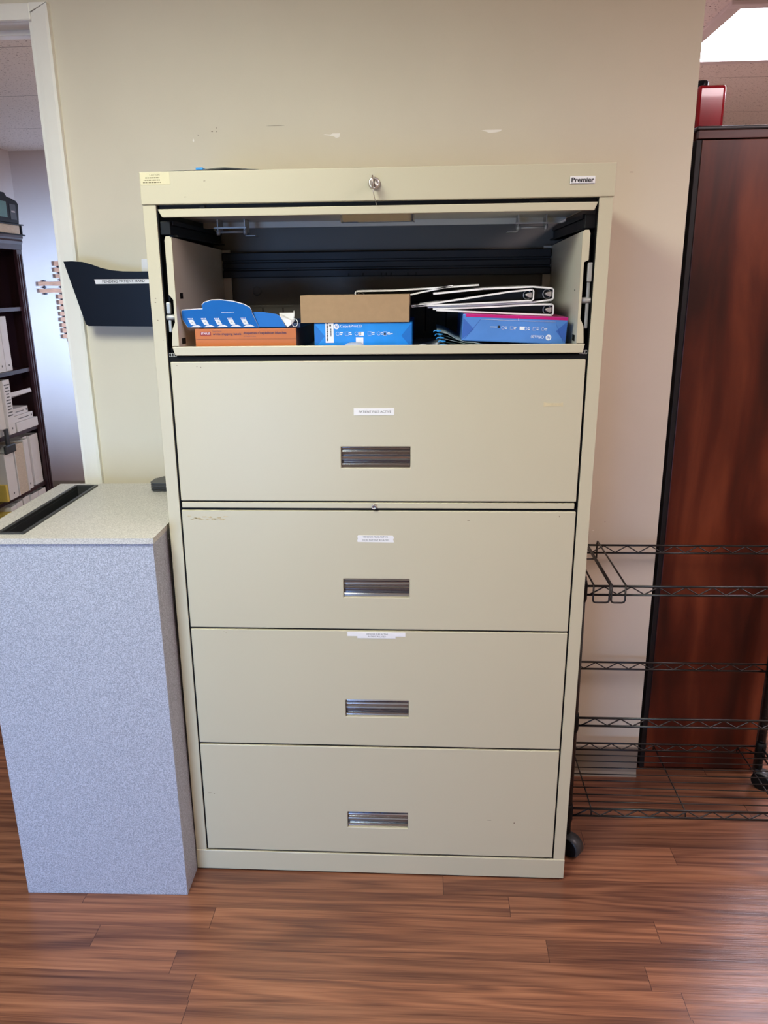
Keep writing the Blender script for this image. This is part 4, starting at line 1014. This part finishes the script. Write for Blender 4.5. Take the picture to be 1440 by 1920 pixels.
def shelf_binder(y0, y1, z0, h, front, label, group, body=M_BINW, depth=0.26, spine=None, lines=0, hole=True):
    t = thing('shelf_binder', label, 'binder', ((front - depth / 2), (y0 + y1) / 2, z0), group)
    b = MB().box(front - 0.003, front, y0, y1, z0, z0 + h, 0, 0.001)
    b.box(front - depth, front - 0.003, y0, y0 + 0.003, z0, z0 + h, 0).box(front - depth, front - 0.003, y1 - 0.003, y1, z0, z0 + h, 0)
    obj('cover', b, body, t)
    obj('page_block', MB().box(front - depth + 0.01, front - 0.02, y0 + 0.003, y1 - 0.003, z0 + 0.005, z0 + h - 0.012), M_PAPER, t)
    if spine or lines or hole:
        b = MB()
        if spine: b.box(front, front + 0.0008, y0 + 0.008, y1 - 0.008, z0 + 0.03, z0 + h - 0.02, 0)
        rr = random.Random(int(y0 * 1000))
        for k in range(lines):
            zz_ = z0 + h * (0.90 - 0.62 * k / max(1, lines)); w = rr.uniform(0.2, 0.4) * (y1 - y0)
            b.box(front + 0.0008, front + 0.0012, (y0 + y1) / 2 - w, (y0 + y1) / 2 + w, zz_, zz_ + 0.006, 1)
        if hole: b.add([(front + 0.0010, (y0 + y1) / 2 + 0.006 * math.cos(a * PI / 6), z0 + 0.03 + 0.006 * math.sin(a * PI / 6)) for a in range(12)], [tuple(range(12))], 1)
        obj('spine_label', b, [M_PAPER, M_INKG], t)
    return t
G = 'white binders standing in the dark bookcase'
z1_ = 0.9915
for k, (a, c, lb) in enumerate(((2.455, 2.520, 'white binder at the far end of the row on the second bookcase shelf'), (2.385, 2.452, 'white binder second from the far end on the second bookcase shelf'), (2.318, 2.382, 'white binder third from the far end on the second bookcase shelf'), (2.25, 2.315, 'white binder fourth from the far end on the second bookcase shelf'))):
    shelf_binder(a, c, z1_, 0.282, BXF - 0.02, lb, G)
z2_ = 0.6695
shelf_binder(2.353, 2.420, z2_, 0.285, BXF + 0.004, 'tall white binder with a lettered spine, beside the flat stack on the third bookcase shelf', G, lines=11)
shelf_binder(2.280, 2.350, z2_, 0.282, BXF - 0.010, 'cream-paged binder left of the lettered binder on the third bookcase shelf', G)
shelf_binder(2.205, 2.277, z2_, 0.282, BXF - 0.010, 'white binder at the left end on the third bookcase shelf', G)
z3_ = 0.3395
shelf_binder(2.582, 2.672, z3_, 0.283, BXF - 0.014, 'white binder with a paper-covered spine, far end of the fourth bookcase shelf', G, spine=True, lines=0, hole=False)
shelf_binder(2.536, 2.578, z3_, 0.283, BXF - 0.030, 'slim white binder beside the paper-covered one on the fourth bookcase shelf', G)
shelf_binder(2.466, 2.530, z3_, 0.278, BXF + 0.000, 'white binder with a blue-grey insert on the fourth bookcase shelf', G, spine=True)
t_ = thing('page_stack', 'thick cream stack of pages held upright between binders on the fourth bookcase shelf', 'papers', (-2.2, 2.4, z3_))
obj('pages', MB().box(BXF - 0.24, BXF + 0.012, 2.352, 2.452, z3_, z3_ + 0.272, 0, 0.002), M_CREAMP, t_)
obj('cover_board', MB().box(BXF - 0.25, BXF + 0.016, 2.4525, 2.457, z3_, z3_ + 0.279).box(BXF - 0.25, BXF + 0.016, 2.347, 2.3515, z3_, z3_ + 0.279), M_BINW, t_)
shelf_binder(2.245, 2.338, z3_, 0.250, BXF + 0.014, 'wide white binder at the left edge of the fourth bookcase shelf', G)
tag(obj('card_folder', MB().box(BXF - 0.2, BXF + 0.016, 2.215, 2.235, z3_, z3_ + 0.09, 0, 0.001), M_YELLOW), 'yellow card folder at the left edge of the fourth bookcase shelf', 'folder')
z4_ = 0.0615
shelf_binder(2.580, 2.668, z4_, 0.243, BXF - 0.006, 'white binder at the far end of the bottom bookcase shelf', G)
shelf_binder(2.500, 2.574, z4_, 0.243, BXF - 0.006, 'white binder second from the far end of the bottom bookcase shelf', G)
shelf_binder(2.425, 2.494, z4_, 0.243, BXF - 0.016, 'white binder third from the far end of the bottom bookcase shelf', G)
shelf_binder(2.318, 2.380, z4_, 0.243, BXF + 0.004, 'white binder right of the yellow folder on the bottom bookcase shelf', G)
shelf_binder(2.258, 2.314, z4_, 0.236, BXF + 0.004, 'narrow white binder touching the yellow folder on the bottom bookcase shelf', G)
tag(obj('card_folder', MB().box(BXF - 0.2, BXF + 0.006, 2.19, 2.252, z4_, z4_ + 0.215, 0, 0.001), M_YELLOW), 'yellow card folder at the left end of the bottom bookcase shelf', 'folder')
# flat stack on the third shelf
for (ya, yb, za, zb_, fr, ang_, lb, nm, mt, ct) in (
        (2.432, 2.664, 0.6695, 0.7190, BXF + 0.006, 0, 'wide white box lying lowest in the flat stack on the third bookcase shelf', 'flat_box', M_BINW, 'box'),
        (2.430, 2.636, 0.7200, 0.7530, BXF - 0.004, 0, 'cream-spined binder lying second lowest in the flat stack', 'flat_binder', M_BINW, 'binder'),
        (2.430, 2.604, 0.7540, 0.7900, BXF - 0.012, 0, 'bluish white binder lying third in the flat stack', 'flat_binder', M_PAPER, 'binder')):
    b = MB().box(fr - 0.27, fr, ya, yb, za, zb_, 0, 0.002)
    if nm == 'flat_binder':
        b.box(fr, fr + 0.0006, ya + 0.04, yb - 0.05, (za + zb_) / 2 - 0.003, (za + zb_) / 2 + 0.001, 1)
        b.add([(fr + 0.0008, yb - 0.018 + 0.006 * math.cos(a * PI / 6), (za + zb_) / 2 + 0.006 * math.sin(a * PI / 6)) for a in range(12)], [tuple(range(12))], 1)
    tag(obj(nm, b, [mt, M_INKG]), lb, ct)
b = MB().box(BXF - 0.24, BXF + 0.002, 2.425, 2.650, 0.8250, 0.8480, 0, 0.003, rot=(math.radians(-17), 'Y', Vector((BXF, 2.5, 0.8250))))
for k in range(9): b.box(BXF - 0.20, BXF - 0.02, 2.44 + 0.02 * k, 2.449 + 0.02 * k, 0.8480, 0.8484, 1, 0, rot=(math.radians(-17), 'Y', Vector((BXF, 2.5, 0.8250))))
zlo = min(v[2] for v in b.v)
b.v = [(x, y, z - zlo + 0.7905) for x, y, z in b.v]
tag(obj('printed_pad', b, [M_PAPER, mat('pale_print', (196, 192, 196), 0.6)]), 'printed white pad tilted on top of the flat stack on the third bookcase shelf', 'papers')
# clip on the shelf edge
ck = MB().box(BXF + 0.010, BXF + 0.022, 2.282, 2.312, 0.615, 0.712, 0, 0.003).box(BXF + 0.018, BXF + 0.034, 2.24, 2.345, 0.585, 0.632, 0, 0.008)
tag(obj('shelf_clip', ck, M_BMAT), 'dark grey plastic clip hanging on the bookcase shelf edge', 'clip')
# on top of the bookcase
bk = thing('book', 'thick black-covered book lying flat on top of the bookcase', 'book', (-2.22, 2.65, 1.685))
obj('pages', MB().box(-2.33, BXF + 0.002, 2.45, 2.757, 1.6935, 1.7380, 0, 0.002), M_CREAMP, bk)
obj('cover', MB().box(-2.34, BXF + 0.014, 2.44, 2.790, 1.6855, 1.6930, 0, 0.002).box(-2.34, BXF + 0.014, 2.44, 2.782, 1.7385, 1.7450, 0, 0.002).box(BXF - 0.01, BXF + 0.008, 2.760, 2.772, 1.6930, 1.7385, 0, 0.001), M_BPLAST, bk)
cs_ = thing('desk_case', 'black case with two small panes standing on the book on the bookcase', 'case', (-2.2, 2.62, 1.745))
obj('body', MB().prism([(2.44, 1.7455), (2.755, 1.7455), (2.772, 1.848), (2.755, 1.862), (2.700, 1.873), (2.660, 1.876), (2.640, 1.895), (2.44, 1.895)], 'x', -2.27, BXF + 0.004, 0, 0.003), M_BPLAST, cs_)
obj('pane', MB().box(BXF + 0.004, BXF + 0.006, 2.560, 2.640, 1.772, 1.850, 0, 0.001), M_TEALW, cs_, label='pale teal pane')
obj('pane', MB().box(BXF + 0.004, BXF + 0.006, 2.672, 2.735, 1.765, 1.842, 0, 0.001).text('INLINE', (BXF + 0.0064, 2.688, 1.800), (0, 1, 0), (0, 0, 1), 0.03, 0.008, 1) if False else MB().box(BXF + 0.004, BXF + 0.006, 2.672, 2.735, 1.765, 1.842, 0, 0.001).box(BXF + 0.006, BXF + 0.0064, 2.685, 2.722, 1.801, 1.809, 1), [mat('slate_pane', (70, 78, 88), 0.35), mat('pale_print', (196, 192, 196), 0.6)], cs_, label='slate grey pane')
tag(obj('paper_sheet', MB().prism([(2.44, 1.69), (2.675, 1.69), (2.668, 1.932), (2.44, 1.94)], 'x', -2.300, -2.297), M_PAPER), 'white sheet standing behind the black case on the bookcase', 'paper')

# cross of wooden strips on the far office wall
cr = thing('wooden_cross', 'cross of rough wooden strips hanging on the far office wall', 'cross', (-2.262, 3.63, 1.07))
cx = -2.262; zz = 1.566; rr = random.Random(9)
def strip(x0, x1, z, h):
    b = MB(); n = 8; top_, bot = [], []
    for k in range(n + 1):
        x = x0 + (x1 - x0) * k / n; top_.append((x, z + h / 2 + rr.uniform(-0.002, 0.002))); bot.append((x, z - h / 2 + rr.uniform(-0.002, 0.002)))
    b.prism(top_ + bot[::-1], 'y', 3.628 + rr.uniform(-0.002, 0.002), 3.642)
    return b
zs = []
for z in (1.566, 1.5265, 1.4870): obj('wood_strip', strip(cx - 0.066 - rr.uniform(0, .004), cx + 0.066, z, 0.026), M_TWIG, cr); zs.append(z)
for z, e in ((1.4400, 0.190), (1.3960, 0.188)): obj('wood_strip', strip(cx - e, cx + e, z, 0.026), M_TWIG, cr); zs.append(z)
z = 1.357
while z > 1.07:
    obj('wood_strip', strip(cx - 0.064 - rr.uniform(0, .004), cx + 0.064, z, 0.026), M_TWIG, cr); zs.append(z); z -= 0.0365
b = MB()
for x in (cx - 0.040, cx + 0.040): b.tube([(x, 3.6445, 1.575), (x, 3.6445, 1.065)], 0.0035, 6)
for za, zb_ in zip(zs[:-1], zs[1:]):
    for x in (cx - 0.040, cx + 0.040): b.lathe([(0.004, -0.010), (0.006, 0), (0.004, 0.010)], (x, 3.640, (za + zb_) / 2), 'x', 8)
for x in (cx - 0.155, cx + 0.155):
    b.tube([(x, 3.6445, 1.455), (x, 3.6445, 1.380)], 0.0035, 6)
    for z_ in (1.458, 1.418, 1.376): b.lathe([(0.004, -0.012), (0.006, 0), (0.004, 0.012)], (x, 3.640, z_), 'x', 8)
obj('twine', b, M_TWIGD, cr)
b = MB().tube([(cx - 0.04, 3.640, 1.575), (cx - 0.015, 3.641, 1.612), (cx, 3.642, 1.620), (cx + 0.04, 3.640, 1.575)], 0.0014, 6)
obj('hanging_wire', b, M_TWIGD, cr)

for o in list(bpy.data.objects):
    if '_o' in o.keys(): del o['_o']
